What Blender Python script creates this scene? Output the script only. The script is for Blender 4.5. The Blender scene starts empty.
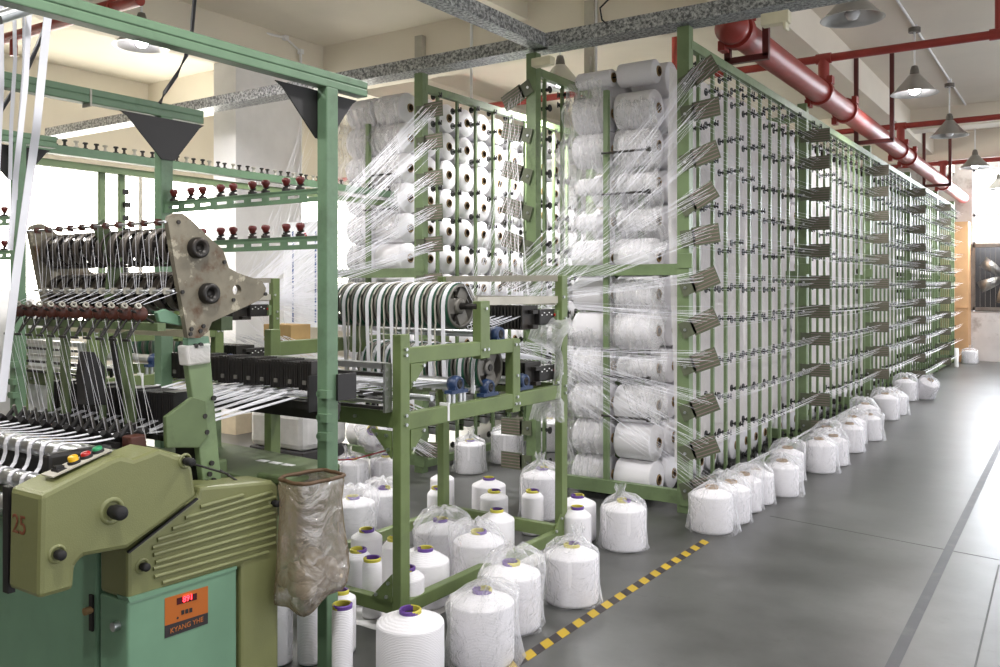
import bpy, math, random
from mathutils import Vector, Matrix
random.seed(7)
PI = math.pi
C = bpy.context.scene.collection
SC = bpy.context.scene

# ------------------------------------------------------------------ survey of the place
# metres; +Y runs down the aisle, +X to the aisle side, Z up.  The camera stands at (0, 0, 1.5).
FOC, HZ, EYE = 870.0, 288.0, 1.5
TH = math.atan(585 / 870)
FW = Vector((-math.sin(TH), math.cos(TH), 0)); RT = Vector((math.cos(TH), math.sin(TH), 0))
def sight(u, v):
    k = (u - 500) / FOC
    return Vector((FW.x + k * RT.x, FW.y + k * RT.y, (HZ - v) / FOC))
def fx(u, v, X):      # measured point on the vertical plane x = X
    r = sight(u, v); return Vector((0, 0, EYE)) + r * (X / r.x)
def fy(u, v, Y):      # measured point on the vertical plane y = Y
    r = sight(u, v); return Vector((0, 0, EYE)) + r * (Y / r.y)
def fl(u, v, z=0.0):  # measured point on the level z
    r = sight(u, v); return Vector((0, 0, EYE)) + r * ((z - EYE) / r.z)

# ------------------------------------------------------------------ materials
def lin(c):
    return tuple(((x / 255) / 12.92 if x / 255 <= .04045 else ((x / 255 + .055) / 1.055) ** 2.4) for x in c)
def nodes(name):
    m = bpy.data.materials.new(name); m.use_nodes = True
    nt = m.node_tree
    return m, nt, nt.nodes['Principled BSDF']
def N(nt, t, **kw):
    n = nt.nodes.new(t)
    for k, v in kw.items():
        if k in n.inputs: n.inputs[k].default_value = v
        else: setattr(n, k, v)
    return n
def mat(name, rgb, rough=.5, metal=0.0, var=.10, scale=8, bump=0.0, bscale=60, spec=.5, dirt=None, dirt_amt=.0, dscale=5):
    m, nt, p = nodes(name)
    c = lin(rgb)
    tc = N(nt, 'ShaderNodeTexCoord')
    no = N(nt, 'ShaderNodeTexNoise'); no.inputs['Scale'].default_value = scale; no.inputs['Detail'].default_value = 5
    nt.links.new(tc.outputs['Object'], no.inputs['Vector'])
    r = N(nt, 'ShaderNodeValToRGB')
    r.color_ramp.elements[0].position = .3; r.color_ramp.elements[1].position = .7
    r.color_ramp.elements[0].color = (*[x * (1 - var) for x in c], 1); r.color_ramp.elements[1].color = (*[min(1, x * (1 + var)) for x in c], 1)
    nt.links.new(no.outputs['Fac'], r.inputs['Fac'])
    out = r.outputs['Color']
    if dirt:
        n2 = N(nt, 'ShaderNodeTexNoise'); n2.inputs['Scale'].default_value = dscale; n2.inputs['Detail'].default_value = 8; n2.inputs['Roughness'].default_value = .7
        nt.links.new(tc.outputs['Object'], n2.inputs['Vector'])
        r2 = N(nt, 'ShaderNodeValToRGB')
        r2.color_ramp.elements[0].position = .52; r2.color_ramp.elements[1].position = .72
        r2.color_ramp.elements[0].color = (0, 0, 0, 1); r2.color_ramp.elements[1].color = (dirt_amt,) * 3 + (1,)
        nt.links.new(n2.outputs['Fac'], r2.inputs['Fac'])
        mx = N(nt, 'ShaderNodeMixRGB'); mx.inputs['Color2'].default_value = (*lin(dirt), 1)
        nt.links.new(r2.outputs['Color'], mx.inputs['Fac']); nt.links.new(out, mx.inputs['Color1'])
        out = mx.outputs['Color']
    nt.links.new(out, p.inputs['Base Color'])
    p.inputs['Roughness'].default_value = rough; p.inputs['Metallic'].default_value = metal
    p.inputs['Specular IOR Level'].default_value = spec
    if bump:
        nb = N(nt, 'ShaderNodeTexNoise'); nb.inputs['Scale'].default_value = bscale; nb.inputs['Detail'].default_value = 4
        nt.links.new(tc.outputs['Object'], nb.inputs['Vector'])
        b = N(nt, 'ShaderNodeBump'); b.inputs['Strength'].default_value = bump; b.inputs['Distance'].default_value = .01
        nt.links.new(nb.outputs['Fac'], b.inputs['Height']); nt.links.new(b.outputs['Normal'], p.inputs['Normal'])
    return m
def emit(name, rgb, s):
    m, nt, p = nodes(name)
    p.inputs['Base Color'].default_value = (0, 0, 0, 1)
    p.inputs['Emission Color'].default_value = (*lin(rgb), 1); p.inputs['Emission Strength'].default_value = s
    return m
def yarn_mat(name, rgb, lines=True):
    m, nt, p = nodes(name)
    p.inputs['Base Color'].default_value = (*lin(rgb), 1); p.inputs['Roughness'].default_value = .62
    p.inputs['Specular IOR Level'].default_value = .35
    p.inputs['Subsurface Weight'].default_value = 0
    if lines:
        tc = N(nt, 'ShaderNodeTexCoord')
        w = N(nt, 'ShaderNodeTexWave'); w.bands_direction = 'Z'
        w.inputs['Scale'].default_value = 55; w.inputs['Distortion'].default_value = 3.5; w.inputs['Detail'].default_value = 3
        nt.links.new(tc.outputs['Object'], w.inputs['Vector'])
        b = N(nt, 'ShaderNodeBump'); b.inputs['Strength'].default_value = .38; b.inputs['Distance'].default_value = .003
        nt.links.new(w.outputs['Fac'], b.inputs['Height']); nt.links.new(b.outputs['Normal'], p.inputs['Normal'])
    return m
def film_mat(name, see, tint=(240, 240, 246), wr=18, white=.45):
    """thin polythene: see-through, milky and glossy, with crease relief"""
    m, nt, p = nodes(name)
    out = nt.nodes['Material Output']
    tc = N(nt, 'ShaderNodeTexCoord')
    no = N(nt, 'ShaderNodeTexNoise'); no.inputs['Scale'].default_value = wr; no.inputs['Detail'].default_value = 5; no.inputs['Distortion'].default_value = 1.6
    nt.links.new(tc.outputs['Object'], no.inputs['Vector'])
    b = N(nt, 'ShaderNodeBump'); b.inputs['Strength'].default_value = .9; b.inputs['Distance'].default_value = .02
    nt.links.new(no.outputs['Fac'], b.inputs['Height'])
    gl = N(nt, 'ShaderNodeBsdfGlossy'); gl.inputs['Roughness'].default_value = .16
    nt.links.new(b.outputs['Normal'], gl.inputs['Normal'])
    df = N(nt, 'ShaderNodeBsdfDiffuse'); df.inputs['Color'].default_value = (*lin(tint), 1)
    nt.links.new(b.outputs['Normal'], df.inputs['Normal'])
    tl = N(nt, 'ShaderNodeBsdfTranslucent'); tl.inputs['Color'].default_value = (*lin(tint), 1)
    dt = N(nt, 'ShaderNodeMixShader'); dt.inputs[0].default_value = .5
    nt.links.new(df.outputs[0], dt.inputs[1]); nt.links.new(tl.outputs[0], dt.inputs[2])
    mg = N(nt, 'ShaderNodeMixShader'); mg.inputs[0].default_value = 1 - white
    nt.links.new(dt.outputs[0], mg.inputs[1]); nt.links.new(gl.outputs[0], mg.inputs[2])
    tr = N(nt, 'ShaderNodeBsdfTransparent')
    lw = N(nt, 'ShaderNodeLayerWeight'); lw.inputs['Blend'].default_value = .35
    nt.links.new(b.outputs['Normal'], lw.inputs['Normal'])
    mp = N(nt, 'ShaderNodeMapRange'); mp.inputs['To Min'].default_value = 1 - see; mp.inputs['To Max'].default_value = min(1, 1 - see + .45)
    nt.links.new(lw.outputs['Facing'], mp.inputs['Value'])
    mx = N(nt, 'ShaderNodeMixShader')
    nt.links.new(mp.outputs[0], mx.inputs[0]); nt.links.new(tr.outputs[0], mx.inputs[1]); nt.links.new(mg.outputs[0], mx.inputs[2])
    nt.links.new(mx.outputs[0], out.inputs['Surface'])
    return m
def galv_mat():
    m, nt, p = nodes('galvanized_steel')
    tc = N(nt, 'ShaderNodeTexCoord')
    no = N(nt, 'ShaderNodeTexNoise'); no.inputs['Scale'].default_value = 42; no.inputs['Detail'].default_value = 3; no.inputs['Roughness'].default_value = .75
    nt.links.new(tc.outputs['Object'], no.inputs['Vector'])
    r = N(nt, 'ShaderNodeValToRGB')
    r.color_ramp.elements[0].position = .40; r.color_ramp.elements[1].position = .66
    r.color_ramp.elements[0].color = (*lin((92, 94, 96)), 1); r.color_ramp.elements[1].color = (*lin((205, 208, 208)), 1)
    nt.links.new(no.outputs['Fac'], r.inputs['Fac']); nt.links.new(r.outputs[0], p.inputs['Base Color'])
    p.inputs['Metallic'].default_value = .35; p.inputs['Roughness'].default_value = .45
    return m
def floor_mat():
    m, nt, p = nodes('painted_concrete_floor')
    tc = N(nt, 'ShaderNodeTexCoord')
    a = N(nt, 'ShaderNodeTexNoise'); a.inputs['Scale'].default_value = .9; a.inputs['Detail'].default_value = 9; a.inputs['Roughness'].default_value = .62
    nt.links.new(tc.outputs['Object'], a.inputs['Vector'])
    r = N(nt, 'ShaderNodeValToRGB'); r.color_ramp.elements[0].position = .36; r.color_ramp.elements[1].position = .60
    r.color_ramp.elements[0].color = (*lin((46, 46, 43)), 1); r.color_ramp.elements[1].color = (*lin((86, 87, 85)), 1)
    nt.links.new(a.outputs['Fac'], r.inputs['Fac'])
    s = N(nt, 'ShaderNodeTexNoise'); s.inputs['Scale'].default_value = 7; s.inputs['Detail'].default_value = 10; s.inputs['Roughness'].default_value = .8
    nt.links.new(tc.outputs['Object'], s.inputs['Vector'])
    r2 = N(nt, 'ShaderNodeValToRGB'); r2.color_ramp.elements[0].position = .56; r2.color_ramp.elements[1].position = .74
    r2.color_ramp.elements[0].color = (0, 0, 0, 1); r2.color_ramp.elements[1].color = (.7, .7, .7, 1)
    nt.links.new(s.outputs['Fac'], r2.inputs['Fac'])
    mx = N(nt, 'ShaderNodeMixRGB'); mx.inputs['Color2'].default_value = (*lin((48, 47, 43)), 1)
    nt.links.new(r2.outputs[0], mx.inputs['Fac']); nt.links.new(r.outputs[0], mx.inputs['Color1'])
    nt.links.new(mx.outputs[0], p.inputs['Base Color']); p.inputs['Specular IOR Level'].default_value = .8
    rr = N(nt, 'ShaderNodeMapRange'); rr.inputs['To Min'].default_value = .27; rr.inputs['To Max'].default_value = .44
    nt.links.new(a.outputs['Fac'], rr.inputs['Value']); nt.links.new(rr.outputs[0], p.inputs['Roughness'])
    return m
def plate_mat():
    """grey cast plate with flaked pale paint and rust stains"""
    m, nt, p = nodes('weathered_cast_plate')
    tc = N(nt, 'ShaderNodeTexCoord')
    def noise(sc, lo, hi, off):
        mp = N(nt, 'ShaderNodeMapping'); mp.inputs['Location'].default_value = (off, off * 2, off * 3)
        nt.links.new(tc.outputs['Object'], mp.inputs['Vector'])
        n = N(nt, 'ShaderNodeTexNoise'); n.inputs['Scale'].default_value = sc; n.inputs['Detail'].default_value = 6; n.inputs['Roughness'].default_value = .6
        nt.links.new(mp.outputs[0], n.inputs['Vector'])
        r = N(nt, 'ShaderNodeValToRGB'); r.color_ramp.elements[0].position = lo; r.color_ramp.elements[1].position = hi
        nt.links.new(n.outputs['Fac'], r.inputs['Fac']); return r.outputs[0]
    base = N(nt, 'ShaderNodeMixRGB'); base.inputs['Color1'].default_value = (*lin((104, 98, 84)), 1); base.inputs['Color2'].default_value = (*lin((132, 125, 108)), 1)
    nt.links.new(noise(7, .35, .65, 0), base.inputs['Fac'])
    m1 = N(nt, 'ShaderNodeMixRGB'); m1.inputs['Color2'].default_value = (*lin((170, 163, 144)), 1)
    nt.links.new(noise(16, .58, .64, 3.1), m1.inputs['Fac']); nt.links.new(base.outputs[0], m1.inputs['Color1'])
    m2 = N(nt, 'ShaderNodeMixRGB'); m2.inputs['Color2'].default_value = (*lin((84, 52, 24)), 1)
    nt.links.new(noise(11, .54, .70, 7.7), m2.inputs['Fac']); nt.links.new(m1.outputs[0], m2.inputs['Color1'])
    nt.links.new(m2.outputs[0], p.inputs['Base Color']); p.inputs['Roughness'].default_value = .6
    return m

M = dict(
    post=mat('sage_green_enamel', (112, 131, 93), .42, dirt=(70, 80, 56), dirt_amt=.5, dscale=6),
    teal=mat('gantry_green_enamel', (97, 124, 97), .40, dirt=(60, 72, 52), dirt_amt=.45, dscale=5),
    olive=mat('frame_olive_enamel', (104, 120, 74), .42, dirt=(70, 78, 48), dirt_amt=.35),
    cover=mat('loom_cover_olive_enamel', (119, 122, 80), .40, var=.05, bump=.12, bscale=260, dirt=(96, 92, 52), dirt_amt=.4, dscale=4),
    mint=mat('mint_green_enamel', (110, 146, 120), .38, var=.05, dirt=(82, 112, 84), dirt_amt=.4, dscale=3),
    moss=mat('loom_mossy_green_enamel', (92, 108, 72), .48, dirt=(56, 62, 40), dirt_amt=.7, dscale=7),
    black=mat('black_metal', (30, 28, 28), .5), blacksteel=mat('dark_steel', (58, 56, 54), .42, .6, dirt=(80, 60, 40), dirt_amt=.3),
    rubber=mat('black_rubber', (26, 25, 26), .7),
    chrome=mat('bright_steel', (206, 208, 210), .36, 1.0, var=.03), alu=mat('aluminium', (186, 186, 184), .3, .9, var=.04),
    grey=mat('grey_cast_metal', (116, 113, 107), .45, .5, dirt=(80, 72, 62), dirt_amt=.4),
    galv=galv_mat(), plate=plate_mat(), floor=floor_mat(),
    belt=mat('dark_green_rubber', (20, 72, 50), .55), blue=mat('blue_bearing_enamel', (34, 54, 88), .38, dirt=(60, 60, 60), dirt_amt=.3),
    red=mat('red_pipe_paint', (150, 56, 48), .44, dirt=(118, 54, 46), dirt_amt=.5, dscale=3), darkred=mat('dark_red_steel_paint', (84, 34, 32), .45),
    brown=mat('brown_bakelite', (74, 36, 24), .4), knob=mat('dark_red_bakelite', (92, 26, 24), .35),
    yarn=yarn_mat('white_yarn_winding', (238, 236, 240)), thread=yarn_mat('white_thread', (240, 240, 246), False), ribbon=mat('white_woven_tape', (226, 226, 232), .7, var=.03, bump=.2, bscale=300),
    tube_purple=mat('purple_paper_tube', (96, 62, 140), .5), tube_yellow=mat('yellow_paper_tube', (196, 186, 70), .5), tube_brown=mat('brown_paper_tube', (150, 122, 84), .7), hollow_shade=mat('tube_hollow_shade', (40, 30, 28), .9),  # last one: dark tone stands in for the shade inside a tube
    bag=film_mat('clear_polythene_bag', .86, (250, 250, 254), 18, .78), film=film_mat('milky_polythene_film', .20, (246, 242, 240), 9, .95), wrap=film_mat('wrinkled_wrap_film', .76, (250, 250, 252), 14, .88),
    wbag=film_mat('used_polythene_sack', .40, (160, 142, 118), 10, .62),
    lint=mat('waste_yarn_lint', (206, 194, 172), .9, bump=.6, bscale=30),
    wall=mat('cream_wall_paint', (222, 216, 204), .85, var=.03, scale=2), ceil=mat('ceiling_paint', (226, 219, 204), .9, var=.04, scale=1.5),
    white=mat('white_paint', (232, 232, 232), .6, var=.03), cream=mat('cream_plastic', (214, 208, 180), .5), beige=mat('beige_skirting', (196, 182, 156), .7),
    wood=mat('plywood', (200, 158, 116), .6, var=.12, scale=3), conc=mat('stained_whitewash', (206, 202, 202), .85, var=.08, scale=3, dirt=(120, 104, 92), dirt_amt=.8, dscale=2.5),
    yellow=mat('yellow_floor_tape', (186, 156, 36), .5, var=.06), tapeblack=mat('black_floor_tape', (52, 46, 48), .5),
    seam=mat('floor_seam_dirt', (62, 64, 62), .6), fadedline=mat('worn_line_paint', (66, 67, 70), .5, dirt=(84, 84, 82), dirt_amt=1, dscale=6),
    sack=mat('white_woven_sack', (222, 220, 220), .8, bump=.5, bscale=14), pallet=mat('dark_pallet', (72, 70, 72), .8), card=mat('cardboard', (182, 150, 100), .8),
    btn_y=mat('yellow_button', (226, 176, 20), .3), btn_r=mat('red_button', (170, 24, 26), .3), btn_g=mat('green_button', (24, 140, 86), .3),
    label_o=mat('orange_panel_print', (176, 96, 34), .4, var=.03), label_k=mat('dark_panel_print', (44, 38, 40), .4), led_bg=mat('display_window', (66, 10, 14), .2), lettering=mat('orange_lettering', (176, 104, 48), .5),
    led=emit('red_display_digits', (255, 40, 50), 6), bulb=emit('lit_bulb', (255, 250, 255), 80), sky=emit('bright_window', (255, 251, 238), 7.0), farsky=emit('bright_far_window', (240, 247, 255), 15.0),
    pink=mat('ceramic_eyelets', (140, 118, 116), .4), redstamp=mat('red_stamp_ink', (120, 66, 44), .6), redcord=mat('dark_red_cord', (128, 30, 36), .6),
    blackcord=mat('black_cable', (26, 25, 28), .45), putty=mat('grey_drawing_paint', (176, 172, 160), .5), fan=mat('dusty_fan_metal', (120, 112, 106), .5, .3, dirt=(70, 60, 54), dirt_amt=.6),
    dark=mat('dark_duct_interior', (40, 37, 36), .8), notice=mat('notice_board_white', (228, 230, 234), .5), navy=mat('blue_print', (60, 90, 150), .6),
)

# ------------------------------------------------------------------ mesh builder
class MB:
    def __init__(s): s.v = []; s.f = []; s.sm = []; s.mi = []; s.cur = 0
    def add(s, vs, fs, smooth=False):
        b = len(s.v); s.v.extend([tuple(x) for x in vs])
        for f in fs: s.f.append(tuple(b + i for i in f)); s.sm.append(smooth); s.mi.append(s.cur)
        return s
    def box(s, c, d, R=None):
        c = Vector(c); vs = []
        for x in (-.5, .5):
            for y in (-.5, .5):
                for z in (-.5, .5):
                    p = Vector((x * d[0], y * d[1], z * d[2]))
                    vs.append(c + (R @ p if R else p))
        return s.add(vs, [(0, 1, 3, 2), (4, 6, 7, 5), (0, 4, 5, 1), (2, 3, 7, 6), (0, 2, 6, 4), (1, 5, 7, 3)])
    def bar(s, p, q, w, h, up=(0, 0, 1)):
        p = Vector(p); q = Vector(q); d = (q - p); L = d.length; d.normalize()
        u = Vector(up)
        if abs(d.dot(u)) > .95: u = Vector((0, 1, 0))
        a = d.cross(u).normalized(); b = a.cross(d).normalized()
        R = Matrix((a, d, b)).transposed()
        return s.box((p + q) / 2, (w, L, h), R)
    def lathe(s, prof, n=16, M=None, smooth=True, cap=False):
        M = M or Matrix.Identity(4); vs = []; fs = []
        for r, z in prof:
            for i in range(n):
                a = 2 * PI * i / n; vs.append(M @ Vector((r * math.cos(a), r * math.sin(a), z)))
        for k in range(len(prof) - 1):
            for i in range(n):
                j = (i + 1) % n; fs.append((k * n + i, k * n + j, (k + 1) * n + j, (k + 1) * n + i))
        if cap:
            fs.append(tuple(range(n - 1, -1, -1))); fs.append(tuple((len(prof) - 1) * n + i for i in range(n)))
        return s.add(vs, fs, smooth)
    def cyl(s, p, q, r, n=12, r2=None, smooth=True):
        p = Vector(p); q = Vector(q); M = frame(p, q - p); L = (q - p).length; r2 = r if r2 is None else r2
        return s.lathe([(0.0001, 0), (r, 0)], n, M, False).lathe([(r, 0), (r2, L)], n, M, smooth).lathe([(r2, L), (0.0001, L)], n, M, False)
    def tube(s, pts, r, n=8):
        pts = [Vector(p) for p in pts]; vs = []; fs = []
        for i, p in enumerate(pts):
            d = (pts[min(i + 1, len(pts) - 1)] - pts[max(i - 1, 0)]).normalized()
            u = Vector((0, 0, 1)) if abs(d.z) < .9 else Vector((0, 1, 0))
            a = d.cross(u).normalized(); b = a.cross(d)
            for k in range(n):
                t = 2 * PI * k / n; vs.append(p + r * (math.cos(t) * a + math.sin(t) * b))
        for i in range(len(pts) - 1):
            for k in range(n):
                j = (k + 1) % n; fs.append((i * n + k, i * n + j, (i + 1) * n + j, (i + 1) * n + k))
        fs.append(tuple(range(n))); fs.append(tuple((len(pts) - 1) * n + k for k in range(n - 1, -1, -1)))
        return s.add(vs, fs, n > 4)
    def prism(s, poly, vec):
        n = len(poly); vec = Vector(vec); a = [Vector(p) for p in poly]
        vs = a + [p + vec for p in a]
        fs = [tuple(range(n - 1, -1, -1)), tuple(range(n, 2 * n))] + [(i, (i + 1) % n, n + (i + 1) % n, n + i) for i in range(n)]
        return s.add(vs, fs)
    def strip(s, pts, wv, t=.0012):       # a tape: a path swept sideways by the vector wv, with real thickness
        pts = [Vector(p) for p in pts]; wv = Vector(wv); vs = []; fs = []
        for i, p in enumerate(pts):
            d = (pts[min(i + 1, len(pts) - 1)] - pts[max(i - 1, 0)]).normalized(); nn = d.cross(wv.normalized()) * t
            vs += [p - wv / 2 + nn, p + wv / 2 + nn, p + wv / 2 - nn, p - wv / 2 - nn]
        for i in range(len(pts) - 1):
            for k in range(4):
                j = (k + 1) % 4; fs.append((4 * i + k, 4 * i + j, 4 * i + 4 + j, 4 * i + 4 + k))
        fs += [(3, 2, 1, 0), tuple(4 * (len(pts) - 1) + k for k in range(4))]
        return s.add(vs, fs)
    def mesh(s, name, mats, off=Vector((0, 0, 0))):
        me = bpy.data.meshes.new(name)
        me.from_pydata([(x - off.x, y - off.y, z - off.z) for x, y, z in s.v], [], s.f)
        for m in (mats if isinstance(mats, (list, tuple)) else [mats]): me.materials.append(m)
        me.polygons.foreach_set('use_smooth', s.sm); me.polygons.foreach_set('material_index', s.mi); me.update()
        return me
def frame(p, d):
    d = Vector(d).normalized(); u = Vector((0, 0, 1)) if abs(d.z) < .99 else Vector((1, 0, 0))
    a = u.cross(d).normalized(); b = d.cross(a)
    m = Matrix((a, b, d)).transposed().to_4x4(); m.translation = Vector(p); return m
def top(o):
    while o.parent: o = o.parent
    return o
def link(o, parent=None):
    C.objects.link(o); o.parent = parent; return o
def part(name, mb, m, parent, bevel=0):          # a mesh child; the builder's points are world points
    o = bpy.data.objects.new(name, mb.mesh(name, m, Vector(top(parent).location))); link(o, parent)
    if bevel: bev(o, bevel)
    return o
def bev(o, w, seg=2):
    b = o.modifiers.new('edge', 'BEVEL'); b.width = w; b.segments = seg; b.limit_method = 'ANGLE'; b.angle_limit = math.radians(40)
def put(name, me, parent, loc, rot=None):        # another child sharing a mesh
    o = bpy.data.objects.new(name, me); link(o, parent); o.location = Vector(loc) - Vector(top(parent).location)
    if rot: o.rotation_euler = rot
    return o
def tag(o, label, cat, group=None, kind=None):
    o['label'] = label; o['category'] = cat
    if group: o['group'] = group
    if kind: o['kind'] = kind
    return o
def thing(name, label, cat, loc=(0, 0, 0), group=None):
    o = bpy.data.objects.new(name, None); o.empty_display_size = .05; C.objects.link(o); o.location = loc
    return tag(o, label, cat, group)
def solo(name, mb, m, label, cat, loc=(0, 0, 0), group=None, kind=None, bevel=0):
    o = bpy.data.objects.new(name, mb.mesh(name, m, Vector(loc))); C.objects.link(o); o.location = loc
    if bevel: bev(o, bevel)
    return tag(o, label, cat, group, kind)
def struct(name, mb, m, label=None, cat='room'):
    o = bpy.data.objects.new(name, mb.mesh(name, m)); C.objects.link(o); o['kind'] = 'structure'; o['category'] = cat
    o['label'] = label or name.replace('_', ' ') + ' of the mill hall'
    return o
def dup(root, loc, label=None, group=None, rot=None):
    r = root.copy(); C.objects.link(r); r.location = loc
    if rot: r.rotation_euler = rot
    if label: r['label'] = label
    if group: r['group'] = group
    for ch in list(root.children):
        c = ch.copy(); C.objects.link(c); c.parent = r
        for g in ch.children:
            d = g.copy(); C.objects.link(d); d.parent = c
    return r
def writing(name, txt, size, loc, rot, m, parent, ext=.0006):
    cu = bpy.data.curves.new(name, 'FONT'); cu.body = txt; cu.size = size; cu.extrude = ext; cu.align_x = 'CENTER'; cu.align_y = 'CENTER'
    tmp = bpy.data.objects.new(name, cu); C.objects.link(tmp); bpy.context.view_layer.update()
    me = bpy.data.meshes.new_from_object(tmp.evaluated_get(bpy.context.evaluated_depsgraph_get())); bpy.data.objects.remove(tmp); bpy.data.curves.remove(cu)
    me.materials.clear(); me.materials.append(m); o = bpy.data.objects.new(name, me); link(o, parent); o.location = Vector(loc) - Vector(top(parent).location); o.rotation_euler = rot
    return o
RX = (PI / 2, 0, PI / 2)      # lettering that reads from the +X side
RY = (PI / 2, 0, 0)           # lettering that reads from the -Y side

# ================================================================== the hall
b = MB().box((-3, 8.5, -.05), (16, 27, .1)); struct('floor', b, M['floor'], 'grey-green painted concrete floor')
b = MB().box((-3, 8.5, 4.30), (16, 27, .1)); struct('ceiling', b, M['ceil'], 'cream painted concrete ceiling')
# left wall with three tall windows
def wall_with_holes(name, axis, c, t, lo, hi, zlo, zhi, holes, m, label):
    b = MB(); cuts = sorted(holes); e = lo
    def bx(a0, a1, z0, z1):
        if a1 - a0 < 1e-4 or z1 - z0 < 1e-4: return
        if axis == 'x': b.box((c, (a0 + a1) / 2, (z0 + z1) / 2), (t, a1 - a0, z1 - z0))
        else: b.box(((a0 + a1) / 2, c, (z0 + z1) / 2), (a1 - a0, t, z1 - z0))
    for (a0, a1, z0, z1) in cuts:
        bx(e, a0, zlo, zhi); bx(a0, a1, zlo, z0); bx(a0, a1, z1, zhi); e = a1
    bx(e, hi, zlo, zhi)
    return struct(name, b, m, label)
LW = [(1.6, 4.4, 1.0, 3.05), (4.7, 9.3, 1.0, 3.05), (9.7, 11.6, 1.0, 3.05), (12.2, 14.4, 1.0, 3.05)]
wall_with_holes('wall_left', 'x', -10.6, .2, -5, 22, 0, 4.25, LW, M['wall'], 'cream wall with tall bright windows')
for i, (a0, a1, z0, z1) in enumerate(LW):
    w = thing('window_%d' % (i + 1), 'bright curtained window in the left wall', 'window', (-10.6, (a0 + a1) / 2, z0)); w['kind'] = 'structure'
    part('pane', MB().box((-10.62, (a0 + a1) / 2, (z0 + z1) / 2), (.02, a1 - a0, z1 - z0)), M['sky'], w)
    f = MB()
    for yy in (a0 + .03, (a0 + a1) / 2, a1 - .03): f.box((-10.55, yy, (z0 + z1) / 2), (.06, .06, z1 - z0))
    for zz in (z0 + .03, z1 - .03): f.box((-10.55, (a0 + a1) / 2, zz), (.06, a1 - a0, .06))
    part('window_frame', f, M['white'], w)
struct('wall_back', MB().box((-3, -5.1, 2.1), (16, .2, 4.25)), M['wall'], 'cream back wall behind the camera')
# far wall: window band above, fan opening below, plywood pier
FY = 20.4
wall_with_holes('wall_far', 'y', FY, .2, -11, 5, 0, 4.25,
                [(-1.93, .30, 1.02, 3.95), (.8, 3.4, 1.02, 3.95)], M['conc'], 'stained whitewashed far wall')
for i, (a0, a1) in enumerate([(-1.93, .30), (.8, 3.4)]):
    w = thing('window_%d' % (i + 5), 'glaring window high in the far wall above the fan', 'window', ((a0 + a1) / 2, FY, 2.42)); w['kind'] = 'structure'
    part('pane', MB().box(((a0 + a1) / 2, FY + .05, 3.18), (a1 - a0, .02, 1.55)), M['farsky'], w)
    f = MB()
    for xx in (a0 + .03, (a0 + a1) / 2, a1 - .03): f.box((xx, FY - .02, 3.18), (.05, .06, 1.55))
    for zz in (2.42, 3.0, 3.93): f.box(((a0 + a1) / 2, FY - .02, zz), (a1 - a0, .06, .05))
    part('window_frame', f, M['white'], w)
    part('duct_back', MB().box(((a0 + a1) / 2, FY + .5, 1.7), (a1 - a0, .02, 1.4)), M['dark'], w)
def exhaust_fan(cx, label):
    t = thing('exhaust_fan', label, 'fan', (cx, FY - .02, 1.02))
    z0, z1, hw = 1.04, 2.40, .60
    cz = (z0 + z1) / 2
    f = MB()
    for s in (-1, 1): f.box((cx + s * hw, FY - .06, cz), (.08, .14, z1 - z0))
    for zz in (z0 + .03, z1 - .03): f.box((cx, FY - .06, zz), (hw * 2, .14, .07))
    f.box((cx, FY - .12, cz), (.05, .03, z1 - z0))
    part('housing', f, M['fan'], t)
    part('hub', MB().cyl((cx, FY - .10, cz), (cx, FY + .06, cz), .11, 16), M['fan'], t)
    for k in range(6):
        a = k * PI / 3 + .4; bl = MB()
        pts = []
        for r, w, tw in ((.1, .13, .5), (.32, .21, .38), (.53, .24, .28)):
            for s in (-1, 1):
                pts.append((cx + r * math.cos(a) - s * w / 2 * math.sin(a), FY - .02 + s * .5 * w * tw, cz + r * math.sin(a) + s * w / 2 * math.cos(a)))
        vs = pts + [(x, y + .012, z) for x, y, z in pts]
        bl.add(vs, [(0, 1, 3, 2), (2, 3, 5, 4), (6, 8, 9, 7), (8, 10, 11, 9), (0, 2, 8, 6), (2, 4, 10, 8), (1, 7, 9, 3), (3, 9, 11, 5), (4, 5, 11, 10), (0, 6, 7, 1)], True)
        part('fan_blade', bl, M['alu'], t)
    g = MB()
    for k in range(-6, 7): g.box((cx + k * hw / 6.5, FY - .15, cz), (.006, .006, z1 - z0))
    part('guard', g, M['fan'], t)
    return t
exhaust_fan(-1.32, 'large six-bladed exhaust fan in the far wall, beside the plywood pier')
exhaust_fan(1.9, 'second exhaust fan further from the plywood pier in the far wall')
b = MB().box((-2.21, 20.04, 1.42), (.52, .5, 2.84)).box((-2.21, 19.785, 1.1), (.525, .012, .012)).box((-2.21, 19.785, 2.2), (.525, .012, .02))
solo('plywood_pier', b, M['wood'], 'tall tan plywood boxing at the far end of the long creel', 'panel', (-2.21, 20.04, 0))
# ceiling beams, pillar
def beam(n, x0, x1, y0, y1, z0):
    struct('trim_%d' % n, MB().box(((x0 + x1) / 2, (y0 + y1) / 2, (z0 + 4.25) / 2), (x1 - x0, y1 - y0, 4.25 - z0)), M['ceil'], 'concrete ceiling beam', 'beam')
beam(1, -2.60, -2.24, -5, 20.3, 3.88)
beam(2, -7.55, -7.2, -5, 20.3, 3.84)
beam(3, -10.5, -2.3, 7.1, 7.5, 3.8)
beam(4, -10.5, 5, 14.7, 15.1, 3.94)
beam(5, -10.5, 5, 17.2, 17.6, 3.77)
beam(6, -4.95, -4.45, -5, 7.1, 4.08)
beam(7, -10.5, 5, .2, .6, 3.9)
beam(8, 2.4, 2.8, -5, 20.3, 3.88)
p_ = thing('wall_pillar', 'white square pillar with a beige skirting behind the looms', 'pillar', (-7.375, 6.31, 0)); p_['kind'] = 'structure'
part('shaft', MB().box((-7.375, 6.31, 1.92), (.35, .88, 3.84)), M['white'], p_)
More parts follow.
